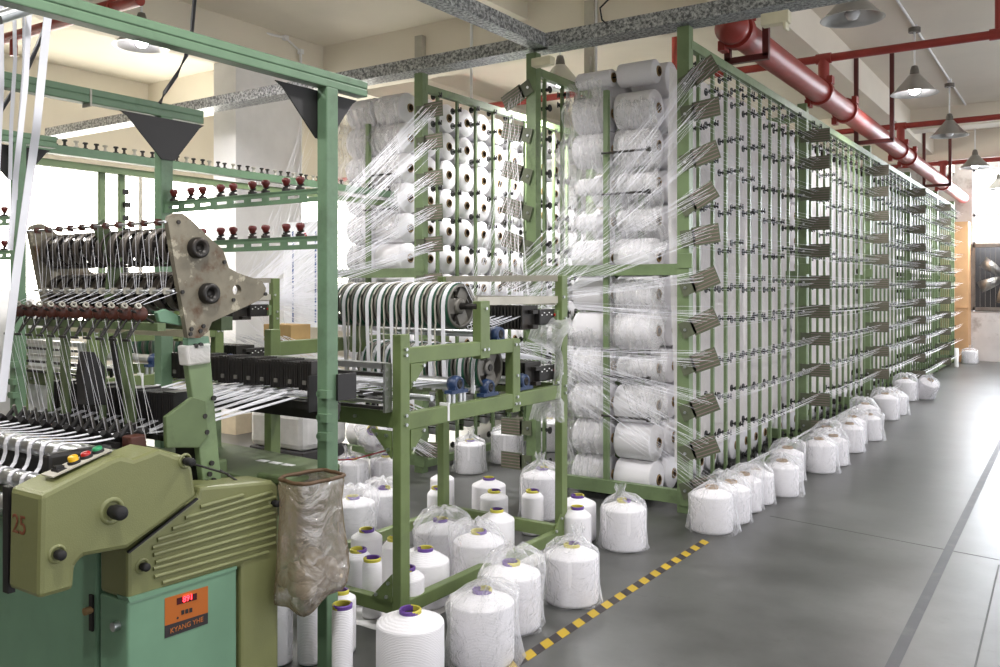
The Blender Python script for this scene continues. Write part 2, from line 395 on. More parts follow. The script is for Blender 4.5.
part('skirting', MB().box((-7.375, 6.31, .1), (.37, .90, .2)), M['beige'], p_)
# conduits on the ceiling and beams
def conduit(pts, label, r=.014):
    t = MB().tube(pts, r, 8); q = pts[-1]
    for p in pts[1:-1]: t.box(p, (.05, .05, .05))
    return solo('conduit', t, M['white'], label, 'conduit', q)
conduit([(-7.6, 4.6, 4.23), (-7.16, 6.5, 4.2), (-7.16, 6.72, 4.1), (-7.16, 6.72, 2.2)], 'white conduit bending from the ceiling down the side of the pillar')
conduit([(-5.1, 7.07, 4.22), (-5.1, 7.07, 3.2)], 'short white conduit dropping down the beam above the rear creel')
conduit([(-3.7, 7.07, 4.22), (-3.7, 7.07, 3.3)], 'white conduit dropping down the beam above the front creel')
conduit([(-1.48, 4.6, 4.235), (-1.48, 7.04, 4.235), (-1.48, 9.97, 4.235), (-1.48, 12.8, 4.235), (-1.48, 14.65, 4.235)], 'long white conduit along the ceiling joining the aisle lamps')
for x, lab in ((-5.75, 'steel bracket on the ceiling beam above the rear creel'), (-3.75, 'steel bracket on the ceiling beam left of the front creel')):
    solo('beam_bracket', MB().box((x, 7.06, 3.75), (.10, .06, .75)).box((x, 7.02, 3.4), (.05, .05, .4)), M['putty'], lab, 'bracket', (x, 7.06, 3.3))
# floor markings
t = MB(); t2 = MB()
p0 = fl(506, 670); p1 = fl(706, 541); d = (p1 - p0); L = d.length; d.normalize(); sd = Vector((-d.y, d.x, 0)) * .026
n = 31; st = L / n
for k in range(n):
    a = p0 + d * st * k; e = p0 + d * st * (k + 1); sk = d * .018
    tgt = t if k % 2 == 0 else t2
    tgt.prism([a - sd - sk, e - sd - sk, e + sd + sk, a + sd + sk], (0, 0, .0015))
ft = thing('floor_tape', 'yellow and black striped hazard tape stuck to the floor by the cones', 'tape', p0)
part('yellow_band', t, M['yellow'], ft); part('black_band', t2, M['tapeblack'], ft)
a = fl(905, 640); e = fl(1003, 438); dd = (e - a).normalized(); q = a - dd * 2.5; e = e + dd * 3
w = Vector((dd.y, -dd.x, 0)) * .024
solo('floor_line', MB().prism([q - w, q + w, e + w, e - w], (0, 0, .001)), M['fadedline'], 'worn dark line painted along the aisle floor at the right', 'line', q)
a = fl(770, 516); e = fl(1010, 562); w = Vector((0, .004, 0))
struct('trim_9', MB().prism([a - w, e - w, e + w, a + w], (0, 0, .0008)), M['seam'], 'dark joint in the floor slab', 'joint')
a = fl(999, 565); e = fl(974, 672); w = Vector((.004, 0, 0))
struct('trim_10', MB().prism([a - w, e - w, e + w, a + w], (0, 0, .0008)), M['seam'], 'dark joint running along the aisle floor', 'joint')
# galvanised box beams
solo('galvanized_beam', MB().box((-4.72, 5.53, 3.305), (10.6, .20, .10)), M['galv'], 'long galvanized steel beam across the heads of both creels', 'beam', (-4.72, 5.53, 3.255), bevel=.004)
solo('galvanized_beam', MB().box((-3.32, 2.0, 3.305), (.13, 7.0, .10)), M['galv'], 'galvanized steel beam running overhead from the foreground to the creels', 'beam', (-3.32, 2.0, 3.255), bevel=.004)
solo('junction_box', MB().box(fy(776, 19, 5.37), (.17, .07, .075)).box(fy(786, 26, 5.37), (.02, .075, .05)), M['cream'], 'cream junction box on the galvanized beam beside the red pipe', 'box', fy(776, 22, 5.37), bevel=.006)
solo('junction_box', MB().box(fy(543, 62, 5.30), (.16, .07, .06)), M['cream'], 'cream strip box at the head of the middle creel post', 'box', fy(543, 66, 5.30), bevel=.006)
solo('rear_beam_tray', MB().box((-7.9, 5.6, 3.14), (.7, .12, .05)).box((-7.6, 5.6, 3.19), (.05, .12, .14)).box((-8.2, 5.6, 3.19), (.05, .12, .14)), M['putty'], 'pale steel tray fixed under the galvanized beam by the pillar', 'tray', (-7.9, 5.6, 3.1))
# ------------------------------------------------------------------ sprinkler pipes
PX, PZ = -2.08, 3.35
mp = thing('fire_main_pipe', 'thick red fire main running down the aisle above the creel', 'pipe', (PX, 6.0, PZ))
part('pipe_run', MB().cyl((PX, 6.02, PZ), (PX, 20.2, PZ), .105, 24), M['red'], mp)
part('end_cap', MB().lathe([(0.001, -.07), (.07, -.05), (.11, 0), (.12, .02), (.12, .06), (.105, .06)], 24, frame((PX, 6.0, PZ), (0, 1, 0))), M['red'], mp)
for y in (6.15, 8.5, 9.55, 12.7, 13.4, 17.1):
    c = MB().cyl((PX, y - .04, PZ), (PX, y + .04, PZ), .13, 24)
    for s in (-1, 1): c.box((PX + s * .1, y, PZ + .1 * s), (.05, .1, .07))
    part('coupling', c, M['red'], mp)
for k, y in enumerate((8.66, 12.86, 17.1)):
    z = 3.70
    b = MB().cyl((PX, y, PZ + .08), (PX, y, z), .052, 16)
    part('riser', b, M['red'], mp)
    bp = thing('sprinkler_pipe', ('red sprinkler branch crossing above the nearest bays of the creel', 'red sprinkler branch crossing above the middle of the creel', 'red sprinkler branch crossing near the far windows')[k], 'pipe', (PX, y, z))
    part('pipe_run', MB().cyl((-6.0, y, z), (4.6, y, z), .038, 14), M['red'], bp)
    for x in (PX, -.62, .9):
        part('tee', MB().cyl((x - .07, y, z), (x + .07, y, z), .05, 14), M['red'], bp)
    for x in ((-.62, -3.6, 2.2) if k != 1 else (-.45, 2.0, -3.6)):
        part('sprinkler_drop', MB().cyl((x, y, z), (x, y, 4.25 if k == 0 else 3.95), .03, 12), M['red'], bp)
b = thing('sprinkler_pipe', 'thin red sprinkler pipe seen behind the creels with upright heads', 'pipe', (-4.5, 8.2, 3.0))
part('pipe_run', MB().cyl((-9.5, 8.9, 3.02), (-2.6, 8.9, 3.02), .03, 12), M['red'], b)
for x in (-4.66, -6.9, -8.4): part('sprinkler_head', MB().cyl((x, 8.9, 3.02), (x, 8.9, 3.32), .028, 10).cyl((x, 8.9, 3.32), (x, 8.9, 3.38), .014, 8), M['red'], b)
q = fy(100, 20, 5.2)
b = thing('sprinkler_pipe', 'red sprinkler pipe under the ceiling over the foreground loom', 'pipe', (-6.2, 4.9, 3.75))
pa, pb = fl(-20, 46, 3.55), fl(140, 0, 3.55)
part('pipe_run', MB().cyl(pa, pb, .042, 14), M['red'], b)
part('tee', MB().cyl(pa.lerp(pb, .78), pa.lerp(pb, .86), .06, 14), M['red'], b)
part('sprinkler_drop', MB().cyl(pa.lerp(pb, .24), pa.lerp(pb, .24) - Vector((0, 0, .16)), .03, 10), M['red'], b)
def hanger(y, zt, label, w=.25):
    h = MB(); zb = PZ - .16; xa, xb = PX - .135, PX + w
    for x in (xa, xb): h.bar((x, y, zb), (x, y, zt), .045, .045)
    h.bar((xa - .02, y, zb), (xb + .02, y, zb), .045, .045); h.bar((xa - .02, y, zt), (xb + .02, y, zt), .045, .045)
    solo('pipe_hanger', h, M['darkred'], label, 'hanger', (PX, y, zb))
hanger(6.35, 3.62, 'dark red steel frame carrying the near end of the fire main', .15)
hanger(10.75, 4.225, 'dark red steel frame hung from the ceiling around the fire main')
hanger(15.9, 4.225, 'dark red steel frame around the fire main near the far windows')
# ------------------------------------------------------------------ pendant lamps
def make_lamp(loc, label, lit=True):
    x, y, z = loc
    t = thing('pendant_lamp', label, 'lamp', loc)
    m = Matrix.Translation(loc)
    part('shade', MB().lathe([(.235, 0), (.228, .005), (.18, .05), (.11, .13), (.062, .19), (.055, .20), (.052, .195), (.105, .122), (.175, .044), (.222, .0), (.235, 0)], 32, m), M['alu'], t)
    part('lamp_holder', MB().lathe([(.001, .30), (.03, .29), (.042, .25), (.05, .185), (.04, .15), (.001, .15)], 20, m), M['grey'], t)
    part('bulb', MB().lathe([(.001, -.01), (.035, 0), (.058, .04), (.05, .08), (.03, .13), (.025, .16)], 18, m), M['bulb' if lit else 'bulb_off'], t)
    part('rod', MB().cyl((x, y, z + .29), (x, y, 4.23), .010, 8), M['white'], t)
    part('ceiling_rose', MB().cyl((x, y, 4.205), (x, y, 4.25), .06, 16), M['grey'], t)
    return t
lamps = [((-1.48, 7.04, 3.56), 'unlit aluminium lamp hanging nearest, beside the galvanized beam'),
         ((-1.48, 9.97, 3.53), 'lit aluminium lamp hanging between the two red branch pipes'),
         ((-1.48, 12.8, 3.50), 'unlit aluminium lamp hanging just behind the second red branch pipe'),
         ((-1.48, 16.0, 3.45), 'lit aluminium lamp hanging just before the far windows'),
         ((-1.35, 18.8, 3.35), 'lit lamp low against the glaring far window'),
         ((-6.81, 4.54, 3.60), 'lit aluminium lamp above the foreground loom gantry'),
         ((-4.15, 7.2, 3.42), 'lit lamp glowing between the two creels')]
lamp0 = None
M['bulb_off'] = mat('unlit_bulb', (220, 220, 220), .2)
for i_, (loc, lab) in enumerate(lamps):
    if lamp0 is None: lamp0 = make_lamp(loc, lab)
    else:
        c_ = dup(lamp0, loc, lab)
        if i_ in (2,):
            for ch in c_.children:
                if ch.name.startswith('bulb'): ch.data = ch.data.copy(); ch.data.materials[0] = M['bulb_off']
for ch in lamp0.children:
    if ch.name.startswith('bulb'): ch.data = ch.data.copy(); ch.data.materials[0] = M['bulb_off']
def lamp_or_fill_light(loc, e, r=.12):
    l = bpy.data.lights.new('lamp_or_fill_glow', 'SPOT'); l.energy = e; l.shadow_soft_size = r; l.spot_size = math.radians(150); l.spot_blend = .6; l.color = (1, .98, .97)
    o = bpy.data.objects.new('lamp_or_fill_glow', l); C.objects.link(o); o.location = (loc[0], loc[1], loc[2] - .03); return o
LE = 95
for i, (loc, lab) in enumerate(lamps):
    if i not in (0, 2): lamp_or_fill_light(loc, LE * (1.0 if i != 6 else 2.6))
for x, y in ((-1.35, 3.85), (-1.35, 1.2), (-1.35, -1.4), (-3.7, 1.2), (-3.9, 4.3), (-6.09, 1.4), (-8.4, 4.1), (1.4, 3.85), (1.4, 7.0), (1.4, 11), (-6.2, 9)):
    lamp_or_fill_light((x, y, 3.4), LE)  # added fill spots for overhead light, no lamp fixture is modelled here
# ================================================================== yarn packages
def cone_parts(r, h, zt, taper=1.0, rc=.030, top_in=None):
    """one cross-wound package: (body, tube) profiles; h = shoulder height, zt = top of the paper tube"""
    rt = rc + .006; zs = zt - .016
    body = [(rc, .004), (r * taper * .96, 0), (r * taper, .012), (r * (taper * .5 + .5) * 1.004, h * .5), (r, h - .007), (r * .99, h - .001), (r * .965, h + .003), (rt + (r - rt) * .5, h + (zs - h) * .55), (rt, zs)]
    return body
def make_cone(name, label, cat, loc, r, h, zt, rc=.034, n=40, bag=None, group=None, taper=1.0, cols=('tube_purple', 'tube_yellow'), seed=0):
    t = thing(name, label, cat, loc, group); m = Matrix.Translation(loc)
    part('yarn_winding', MB().lathe(cone_parts(r, h, zt, taper, rc), n, m), M['yarn'], t)
    tb = MB(); a = PI * 2 * random.random()
    prof = [(rc + .005, zt - .020), (rc + .006, zt - .010), (rc + .007, zt - .004), (rc + .003, zt), (rc - .002, zt - .002), (rc - .003, zt - .02)]
    k = 24; vs = []; fs = []; mi = []
    for pr, pz in prof:
        for i in range(k):
            q = a + 2 * PI * i / k; vs.append(m @ Vector((pr * math.cos(q), pr * math.sin(q), pz)))
    for p in range(len(prof) - 1):
        for i in range(k):
            j = (i + 1) % k; tb.cur = 1 if (i + p) % k < k // 2 else 0
            tb.add([vs[p * k + i], vs[p * k + j], vs[(p + 1) * k + j], vs[(p + 1) * k + i]], [(0, 1, 2, 3)], True)
    tb.cur = 2; tb.lathe([(rc - .003, zt - .02), (.001, zt - .021)], k, m)  # dark disc closing the tube, inner shade put into its colour
    part('paper_tube', tb, [M[cols[0]], M[cols[1]], M['hollow_shade']], t)
    if bag: part('polythene_bag', bag_mesh(loc, r, h, zt, bag, seed), M['bag'], t)
    return t
def bag_mesh(loc, r, h, zt, style, seed):
    rnd = random.Random(seed * 13 + 5); b = MB(); n = 44
    x0, y0, z0 = loc
    ph = [rnd.random() * 6.28 for _ in range(6)]
    if style == 'knot':       # gathered over the tube, loose skirt at the floor
        prof = [(r * 1.16, .004), (r * 1.10, .03), (r * 1.05, .10), (r * 1.04, h * .6), (r * 1.04, h), (r * .98, h + .025), (r * .55, zt + .012), (r * .22, zt + .03), (r * .16, zt + .055), (r * .26, zt + .085)]
    elif style == 'loose':    # open bag pulled up past the top and flopped over
        prof = [(r * 1.14, .004), (r * 1.08, .035), (r * 1.06, .12), (r * 1.07, h * .7), (r * 1.09, h * 1.02), (r * .92, zt + .02), (r * .5, zt + .05), (r * .12, zt + .045)]
    else:                     # 'wide': a baggy skirt standing off one side
        prof = [(r * 1.22, .004), (r * 1.18, .03), (r * 1.13, .10), (r * 1.09, h * .6), (r * 1.08, h), (r * .9, h + .04), (r * .45, zt + .02), (r * .10, zt + .03)]
    rows = []
    for k, (pr, pz) in enumerate(prof):
        row = []
        for i in range(n):
            a = 2 * PI * i / n
            ph4 = max(0, min(1, pz / zt))
            w = 1 + .030 * math.sin(5 * a + ph[0] + 3 * pz) + .022 * math.sin(11 * a + ph[1] - 5 * pz) + (.10 if k >= len(prof) - 4 else .0) * math.sin(7 * a + ph[2]) + (.05 if k < 2 else 0) * math.sin(8 * a + ph[3])
            if style == 'wide': w += .12 * max(0, math.cos(a + .3)) * (1 - ph4 * .7)
            dz = (.014 * math.sin(6 * a + ph[4]) if 0 < k else 0) + (rnd.random() - .5) * .006 * (k > 0)
            lean = Vector((math.cos(ph[5]), math.sin(ph[5]), 0)) * (.03 if k >= len(prof) - 3 else 0)
            row.append((x0 + pr * w * math.cos(a) + lean.x, y0 + pr * w * math.sin(a) + lean.y, z0 + max(.003, pz + dz)))
        rows.append(row)
    vs = [p for row in rows for p in row]; fs = []
    for k in range(len(rows) - 1):
        for i in range(n):
            j = (i + 1) % n; fs.append((k * n + i, k * n + j, (k + 1) * n + j, (k + 1) * n + i))
    return b.add(vs, fs, True)

BIG = dict(r=.1275, h=.218, zt=.272)
BR = ('tube_brown', 'tube_brown')
G1 = 'bagged cones set along the foot of the creel'
G2 = 'cones standing in and round the feeder frame'
G3 = 'cones on the floor between the creels'
row = [  # x, y, r, style, label
 (-1.920, 5.210, .128, 'wide', 'bagged white yarn cone at the near end of the row along the creel'),
 (-1.900, 5.500, .120, 'loose', 'second bagged yarn cone from the near end of the creel row'),
 (-1.920, 5.820, .116, 'loose', 'third bagged yarn cone from the near end of the creel row'),
 (-1.910, 6.070, .114, 'knot', 'fourth bagged yarn cone from the near end of the creel row'),
 (-1.830, 6.400, .118, 'wide', 'fifth bagged yarn cone, standing forward with a long loose skirt'),
 (-1.930, 6.900, .122, 'loose', 'sixth bagged yarn cone, set back with a puffed bag top'),
 (-1.810, 7.380, .128, 'wide', 'bagged yarn cone just beyond the first gap in the creel row'),
 (-1.780, 7.740, .117, 'loose', 'tall bagged yarn cone behind the one beyond the first gap'),
 (-1.940, 8.170, .118, 'loose', 'bagged yarn cone tucked against the creel at the middle of the row'),
 (-1.800, 8.440, .122, 'knot', 'narrow-footed bagged cone at the middle of the row, toward the aisle'),
 (-1.870, 8.890, .124, 'loose', 'bagged cone with a tall puffed bag at the middle of the row'),
 (-1.78, 9.20, .120, 'wide', 'bagged cone just behind the tall puffed bag'),
 (-1.940, 9.850, .13, 'loose', 'bagged cone before the wider gap in the creel row'),
 (-1.900, 10.730, .14, 'loose', 'bagged cone just beyond the wider gap in the creel row'),
 (-1.880, 11.220, .128, 'wide', 'bagged cone touching the one beyond the wider gap'),
 (-2.000, 12.700, .14, 'loose', 'second to last bagged cone, flat-topped, near the far end of the row')]
for i, (x, y, r, st, lab) in enumerate(row):
    s = r / .1275
    make_cone('yarn_cone', lab, 'yarn cone', (x, y, .002), r, .218 * s, .272 * s, bag=st, cols=BR, seed=i, group=G1)
t = make_cone('yarn_cone', 'bagged yarn cone tipped on its side at the end of the row', 'yarn cone', (0, 0, 0), .13, .22, .275, bag='knot', cols=BR, seed=40, group=G1)
t.location = (-1.83, 13.02, .03); t.rotation_euler = (.25, .42, 0)
make_cone('yarn_cone', 'lone white cone at the foot of the plywood boxing', 'yarn cone', (-1.90, 19.55, .002), .14, .24, .28, bag='knot', cols=BR, seed=41)
solo('paper_core', MB().lathe([(.036, 0), (.036, .36), (.031, .36), (.031, 0)], 20, Matrix.Translation((-2.02, 18.5, .002))), M['white'], 'white cardboard tube standing by the far end of the creel', 'tube', (-2.02, 18.5, .002))
mid = [  # u-free world table: x, y, r, shoulder, top, core, bag, label
 (-2.045, 3.66, .1275, .218, .272, .034, 'knot', 'bagged yarn cone standing by the striped tape, outside the feeder frame corner'),
 (-2.216, 4.58, .1275, .225, .275, .034, 'knot', 'bagged yarn cone with a purple core beside the front corner of the creel'),
 (-2.10, 2.52, .1275, .245, .295, .036, None, 'unbagged big white cone in the foreground with a yellow and purple core'),
 (-2.02, 2.875, .130, .232, .285, .034, 'wide', 'bagged cone in the foreground with its skirt spread toward the tape'),
 (-2.115, 3.235, .131, .232, .285, .034, 'loose', 'bagged cone behind the foreground one, against the frame rail'),
 (-2.265, 2.33, .0385, .31, .338, .031, None, 'slim white bobbin right of the gantry post with a yellow core'),
 (-2.608, 3.24, .115, .20, .262, .032, None, 'stout unbagged cone behind the near frame post, purple core'),
 (-2.85, 3.67, .135, .215, .27, .034, 'loose', 'broad bagged cone inside the frame, yellow ring showing through the bag'),
 (-3.36, 4.30, .066, .21, .255, .034, None, 'small cone behind the rear frame rail near its left post'),
 (-3.557, 4.6, .080, .225, .27, .028, None, 'cone with purple ring outside the rear frame rail, farthest left'),
 (-3.222, 4.66, .110, .215, .265, .034, None, 'wide unbagged cone with yellow ring behind the rear rail'),
 (-3.03, 4.44, .087, .205, .25, .034, None, 'medium cone with purple ring just behind the rear rail'),
 (-2.711, 4.0, .098, .215, .27, .032, None, 'unbagged cone inside the frame against the rear rail'),
 (-2.55, 3.60, .130, .215, .27, .034, 'loose', 'bagged cone inside the frame beside the aisle rail'),
 (-2.80, 4.52, .067, .225, .265, .034, None, 'slim cone with purple ring behind the rear rail near the corner post'),
 (-2.96, 4.90, .140, .265, .32, .034, 'knot', 'tall bagged cone with a knotted bag top between frame and creel'),
 (-2.52, 4.58, .110, .21, .26, .034, None, 'cone behind the corner post of the frame by the creel'),
 (-2.385, 4.33, .080, .21, .262, .032, None, 'smaller cone with yellow ring in front of the frame corner post'),
 (-2.70, 2.97, .045, .235, .268, .034, None, 'slim bobbin with a yellow core behind the near frame rail'),
 (-2.87, 3.06, .064, .215, .258, .034, None, 'bobbin with an all purple ring left of the slim yellow-cored one'),
 (-3.13, 3.40, .082, .19, .235, .034, None, 'cone with yellow and purple ring farthest left inside the frame'),
 (-2.90, 3.36, .065, .19, .235, .034, None, 'cone half hidden behind the near frame post'),
 (-2.515, 2.995, .078, .205, .252, .032, None, 'small low cone right against the near frame post'),
 (-2.58, 2.47, .050, .29, .33, .024, None, 'slim bobbin seen under the waste sack, left of the gantry post'),
 (-2.69, 2.40, .060, .26, .30, .024, None, 'bobbin nearest the loom under the waste sack'),
 (-2.55, 2.62, .058, .215, .25, .024, None, 'plain white bobbin directly behind the gantry post'),
]
for i, (x, y, r, h, zt, rc, bg, lab) in enumerate(mid):
    make_cone('yarn_cone', lab, 'yarn cone', (x, y, .004), r, h, zt, rc, bag=bg, seed=60 + i, group=G2)
for i, (x, y, r, lab) in enumerate([
 (-4.16, 5.75, .1225, 'bagged cone on the floor between the creels, under two black pads'),
 (-4.13, 6.25, .134, 'bagged cone on the floor between the creels, behind the slotted plate'),
 (-4.12, 6.95, .140, 'bagged cone deepest in the gap between the creels'),
 (-4.451, 4.68, .120, 'bagged cone with a red cord across it, seen left of the near frame post'),
 (-4.345, 4.93, .116, 'bagged cone under the red cord, hard against the near frame post'),
 (-3.57, 3.76, .128, 'bagged cone in the heap behind the left frame rail'),
 (-3.62, 4.09, .122, 'rear bagged cone in the heap behind the left frame rail')]):
    s = r / .1275
    make_cone('yarn_cone', lab, 'yarn cone', (x, y, .003), r, .235 * s, .275 * s, bag='knot' if i < 5 else 'loose', seed=90 + i, group=G3)
t = make_cone('yarn_cone', 'cone lying tilted in a bag on top of the two corded cones', 'yarn cone', (0, 0, 0), .105, .19, .24, bag='loose', seed=99, group=G3)
t.location = (-4.42, 4.88, .38); t.rotation_euler = (1.15, .2, .6)
q = [(-4.56, 4.55, .268), (-4.45, 4.552, .262), (-4.36, 4.60, .27), (-4.28, 4.83, .30), (-4.18, 4.88, .33)]
solo('red_cord', MB().tube(q, .006, 6), M['redcord'], 'dark red cord drawn across two bagged cones', 'cord', q[0])
# white sheeting on the floor inside the frame
b = MB(); nx, ny = 22, 28; vs = []; fs = []
for i in range(nx + 1):
    for j in range(ny + 1):
        x = -3.22 + .76 * i / nx; y = 2.86 + 1.34 * j / ny
        vs.append((x, y, .0008 + .003 * (math.sin(i * 1.7 + j * .9) + math.sin(j * 1.3 - i * .6)) ** 2 / 4))
for i in range(nx):
    for j in range(ny):
        q = i * (ny + 1) + j; fs.append((q, q + ny + 1, q + ny + 2, q + 1))
b.add(vs, fs, True)
solo('plastic_sheet', b, M['sack'], 'white sheeting spread on the floor inside the feeder frame under the cones', 'sheet', (-2.84, 3.5, 0))
# ================================================================== creels
PROWS = {-2.815: [3.03 - .262 * i for i in range(12)][::-1], -5.08: [3.03 - .255 * i for i in range(12)][::-1]}
ROWS = [.185 + .274 * i for i in range(11)]
Y0, BAY, NB = 5.52, 2.93, 5
COLS = [Y0 + .19 + BAY * b + .272 * k for b in range(NB) for k in range(10)]
YEND = 19.6
# tension post head: two discs on an axle with a wire guide
def disc_mesh(sx):
    b = MB()
    b.cyl((-sx * .052, 0, 0), (-sx * .044, 0, 0), .027, 14).cyl((-sx * .044, 0, 0), (sx * .036, 0, 0), .0065, 8)
    b.cyl((-sx * .024, 0, 0), (-sx * .018, 0, 0), .015, 12).cyl((sx * .016, 0, 0), (sx * .024, 0, 0), .016, 12)
    b.box((sx * .040, 0, .004), (.008, .010, .040)).cyl((sx * .026, 0, 0), (sx * .030, -.02, .026), .0035, 6)
    return b
def disc_at(b, src, p):
    p = Vector(p); return b.add([Vector(v) + p for v in src.v], src.f, True)
dsrc = {1: disc_mesh(1), -1: disc_mesh(-1)}
dme = {k: v.mesh('tension_disc', M['black']) for k, v in dsrc.items()}
# slotted eye plate standing out from a post, with a triangular root
def plate_mesh(sx):
    b = MB()
    b.box((sx * .145, 0, 0), (.185, .006, .125))
    b.prism([(sx * -.03, -.003, -.055), (sx * .07, -.003, -.05), (sx * .07, -.003, .05), (sx * -.03, -.003, .055)], (0, .006, 0))
    b.cur = 1
    for k in range(5): b.box((sx * .15, 0, -.046 + .023 * k), (.165, .0085, .0055))
    b.cur = 2; b.cyl((sx * -.0, -.010, 0), (sx * -.0, .004, 0), .010, 8)
    return b.mesh('guide_plate', [M['plategreen'], M['pink'], M['chrome']])
M['plategreen'] = mat('eye_plate_enamel', (92, 98, 78), .5, dirt=(92, 80, 74), dirt_amt=.5, dscale=30)
pme = {1: plate_mesh(1), -1: plate_mesh(-1)}
def make_creel(cx, label, ncol, faces, lim, yend, plates=True):
    """double creel centred on x = cx; faces: which sides carry tension rods ({side: number of columns})"""
    t = thing('yarn_creel', label, 'creel', (cx, Y0, 0))
    posts_y = [Y0 + BAY * k for k in range(NB)] + [yend]
    posts_y = [y for y in posts_y if y <= yend + .01]
    for s in faces:
        X = cx + s * .615
        for y in posts_y:
            p = MB().box((X - s * .02, y, 1.622), (.085, .075, 3.244))
            for z in (.1, 1.68): p.box((X + s * .0, y - .041, z), (.09, .006, .10))
            part('post', p, M['post'], t, .004)
        for z in (3.125, .07): part('rail', MB().box((X, (Y0 + yend) / 2, z), (.05, yend - Y0, .06)), M['post'], t)
        n = faces[s]; many = []
        for i, y in enumerate(COLS[:n]):
            part('tension_rod', MB().box((X, y, 1.6), (.022, .026, 3.05)), M['post'], t)
            for r, z in enumerate([3.07] + ROWS[::-1]):
                zz = z + (random.random() - .5) * (.10 if i < 14 and z > 1.4 else .05) - .02
                if i < lim[s]: put('tension_disc', dme[s], t, (X, y, zz))
                else: many.append((X, y, zz))
        if many:
            b = MB()
            for p in many: disc_at(b, dsrc[s], p)
            o = part('tension_disc', b, M['black'], t); o['kind'] = 'stuff'
        for k, y in enumerate(posts_y[:-1] if s > 0 else posts_y[:2]):
            for r, z in enumerate(ROWS):
                tilt = (.50, .12, .30, .52, .14, .38, .42, .36, .42, .40, .35)[10 - r] if s > 0 and k == 0 and cx > -4 else (.05 if s > 0 else (-.45, .28, .33, .33, .36, .3, .2, .2, .1, 0, 0)[10 - r])
                if k: tilt *= .1
                put('guide_plate', pme[s], t, (X, y - .048, z + (.02 if r % 3 == 0 else 0) - .145 * math.sin(tilt)), (0, -tilt * s, 0))
    # core posts, pins and cross members of each end
    ends = MB()
    for y in posts_y:
        part('cross_rail', MB().box((cx, y, .10), (1.2, .05, .09)), M['post'], t)
        part('cross_rail', MB().box((cx, y, 1.625), (1.2, .05, .075)), M['post'], t)
        if y > Y0 + .1: part('cross_rail', MB().box((cx, y + .06, 3.12), (1.2, .06, .06)), M['post'], t)
    for i, y in enumerate(COLS[:ncol]):
        for dx, dy in ((-.02, .10),) if i else ((.0, -.17), (.13, .13), (-.04, .10)):
            part('pin_post', MB().box((cx + dx, y + dy, 1.5), (.036, .036, 2.8)), M['post'], t)
    pins = MB()
    for y in COLS[:ncol]:
        for z in PROWS[cx]:
            pins.cyl((cx - .28, y, z), (cx + .28, y, z), .006, 6)
    o = part('pin', pins, M['blacksteel'], t); o['kind'] = 'stuff'
    for z in (.60, .88, 2.45, 2.16, 1.06): part('pin', MB().cyl((cx - .02, Y0 - .02, z), (cx + .34, Y0 - .02, z), .008, 8).box((cx + .34, Y0 - .02, z), (.02, .03, .03)), M['blacksteel'], t)
    return t
creel1 = make_creel(-2.815, 'long green creel along the aisle with rods of black tension discs', 50, {1: 50, -1: 8}, {1: 5, -1: 3}, YEND)
creel2 = make_creel(-5.08, 'green creel standing behind and left of the long aisle creel', 16, {1: 16}, {1: 8}, 13.0)

# packages on the pins: axis along X, tip outward
def creel_pkg(name, label, group, loc, s, r):
    t = thing(name, label, 'yarn package', loc, group); m = Matrix.Translation(loc) @ Matrix.Rotation(s * PI / 2, 4, 'Y')
    part('yarn_winding', MB().lathe([(.034, .02), (r * .97, .02), (r, .03), (r, .28), (r * .985, .292), (r * .95, .296), (.042, .312)], 28, m), M['yarn'], t)
    tb = MB().lathe([(.036, .01), (.036, .317), (.034, .320), (.029, .318), (.029, .28)], 18, m); tb.cur = 1; tb.lathe([(.029, .317), (.029, .28), (.001, .28)], 18, m)
    part('paper_tube', tb, [M['tube_brown'], M['hollow_shade']], t)
    return t
protos = {}
def place_pkg(loc, s, r, label, group):
    k = (s, r)
    if k not in protos:
        protos[k] = creel_pkg('yarn_package', label, group, loc, s, r); return
    dup(protos[k], loc, label, group)
near = 'white yarn package on the open near end of '
for cx, nm in ((-2.815, 'the long aisle creel'), (-5.08, 'the rear creel')):
    for r_i, z in enumerate(PROWS[cx]):
        y = COLS[0]
        for s in (-1, 1):
            rr = (.130, .134, .127, .132)[(r_i * 2 + (s > 0)) % 4]
            if cx > -4 and r_i == 11: rr = .062 if s < 0 else .085
            if cx > -4 and r_i in (7, 8) : rr = .062 if s < 0 else .078
            if cx > -4 and r_i == 3 and s > 0: rr = .075
            place_pkg((cx + s * .012, y, z), s, rr, 'package on the near end of %s, %s column, %s row' % (nm, 'aisle-side' if s > 0 else 'inner', ('lowest', 'second lowest', 'third', 'fourth', 'fifth', 'sixth', 'seventh', 'eighth', 'ninth', 'tenth', 'eleventh', 'topmost')[r_i]), 'packages on the near ends of the creels')
for i in range(1, 13):
    for r_i, z in enumerate(PROWS[-2.815]):
        place_pkg((-2.803, COLS[i], z), 1, (.124, .118)[(i * 3 + r_i) % 2], 'white yarn package behind the film and rods of the long aisle creel', 'packages on the aisle face of the long creel')
for i in range(1, 10):
    for r_i, z in enumerate(PROWS[-5.08]):
        if z < .9: continue
        place_pkg((-5.068, COLS[i], z), 1, (.133, .129, .125)[(i * 3 + r_i * 2) % 3], 'white yarn package with a dark core on the rear creel, facing the gap', 'packages on the face of the rear creel')
b = MB()
def low(b, x, y, z, s, r=.12):
    m = Matrix.Translation((x, y, z)) @ Matrix.Rotation(s * PI / 2, 4, 'Y')
    b.cur = 0; b.lathe([(.034, .02), (r, .02), (r, .285), (.042, .31)], 14, m); b.cur = 1; b.lathe([(.034, .31), (.034, .335), (.001, .33)], 8, m)
for i in range(13, 50):
    for z in PROWS[-2.815]: low(b, -2.803, COLS[i], z, 1)
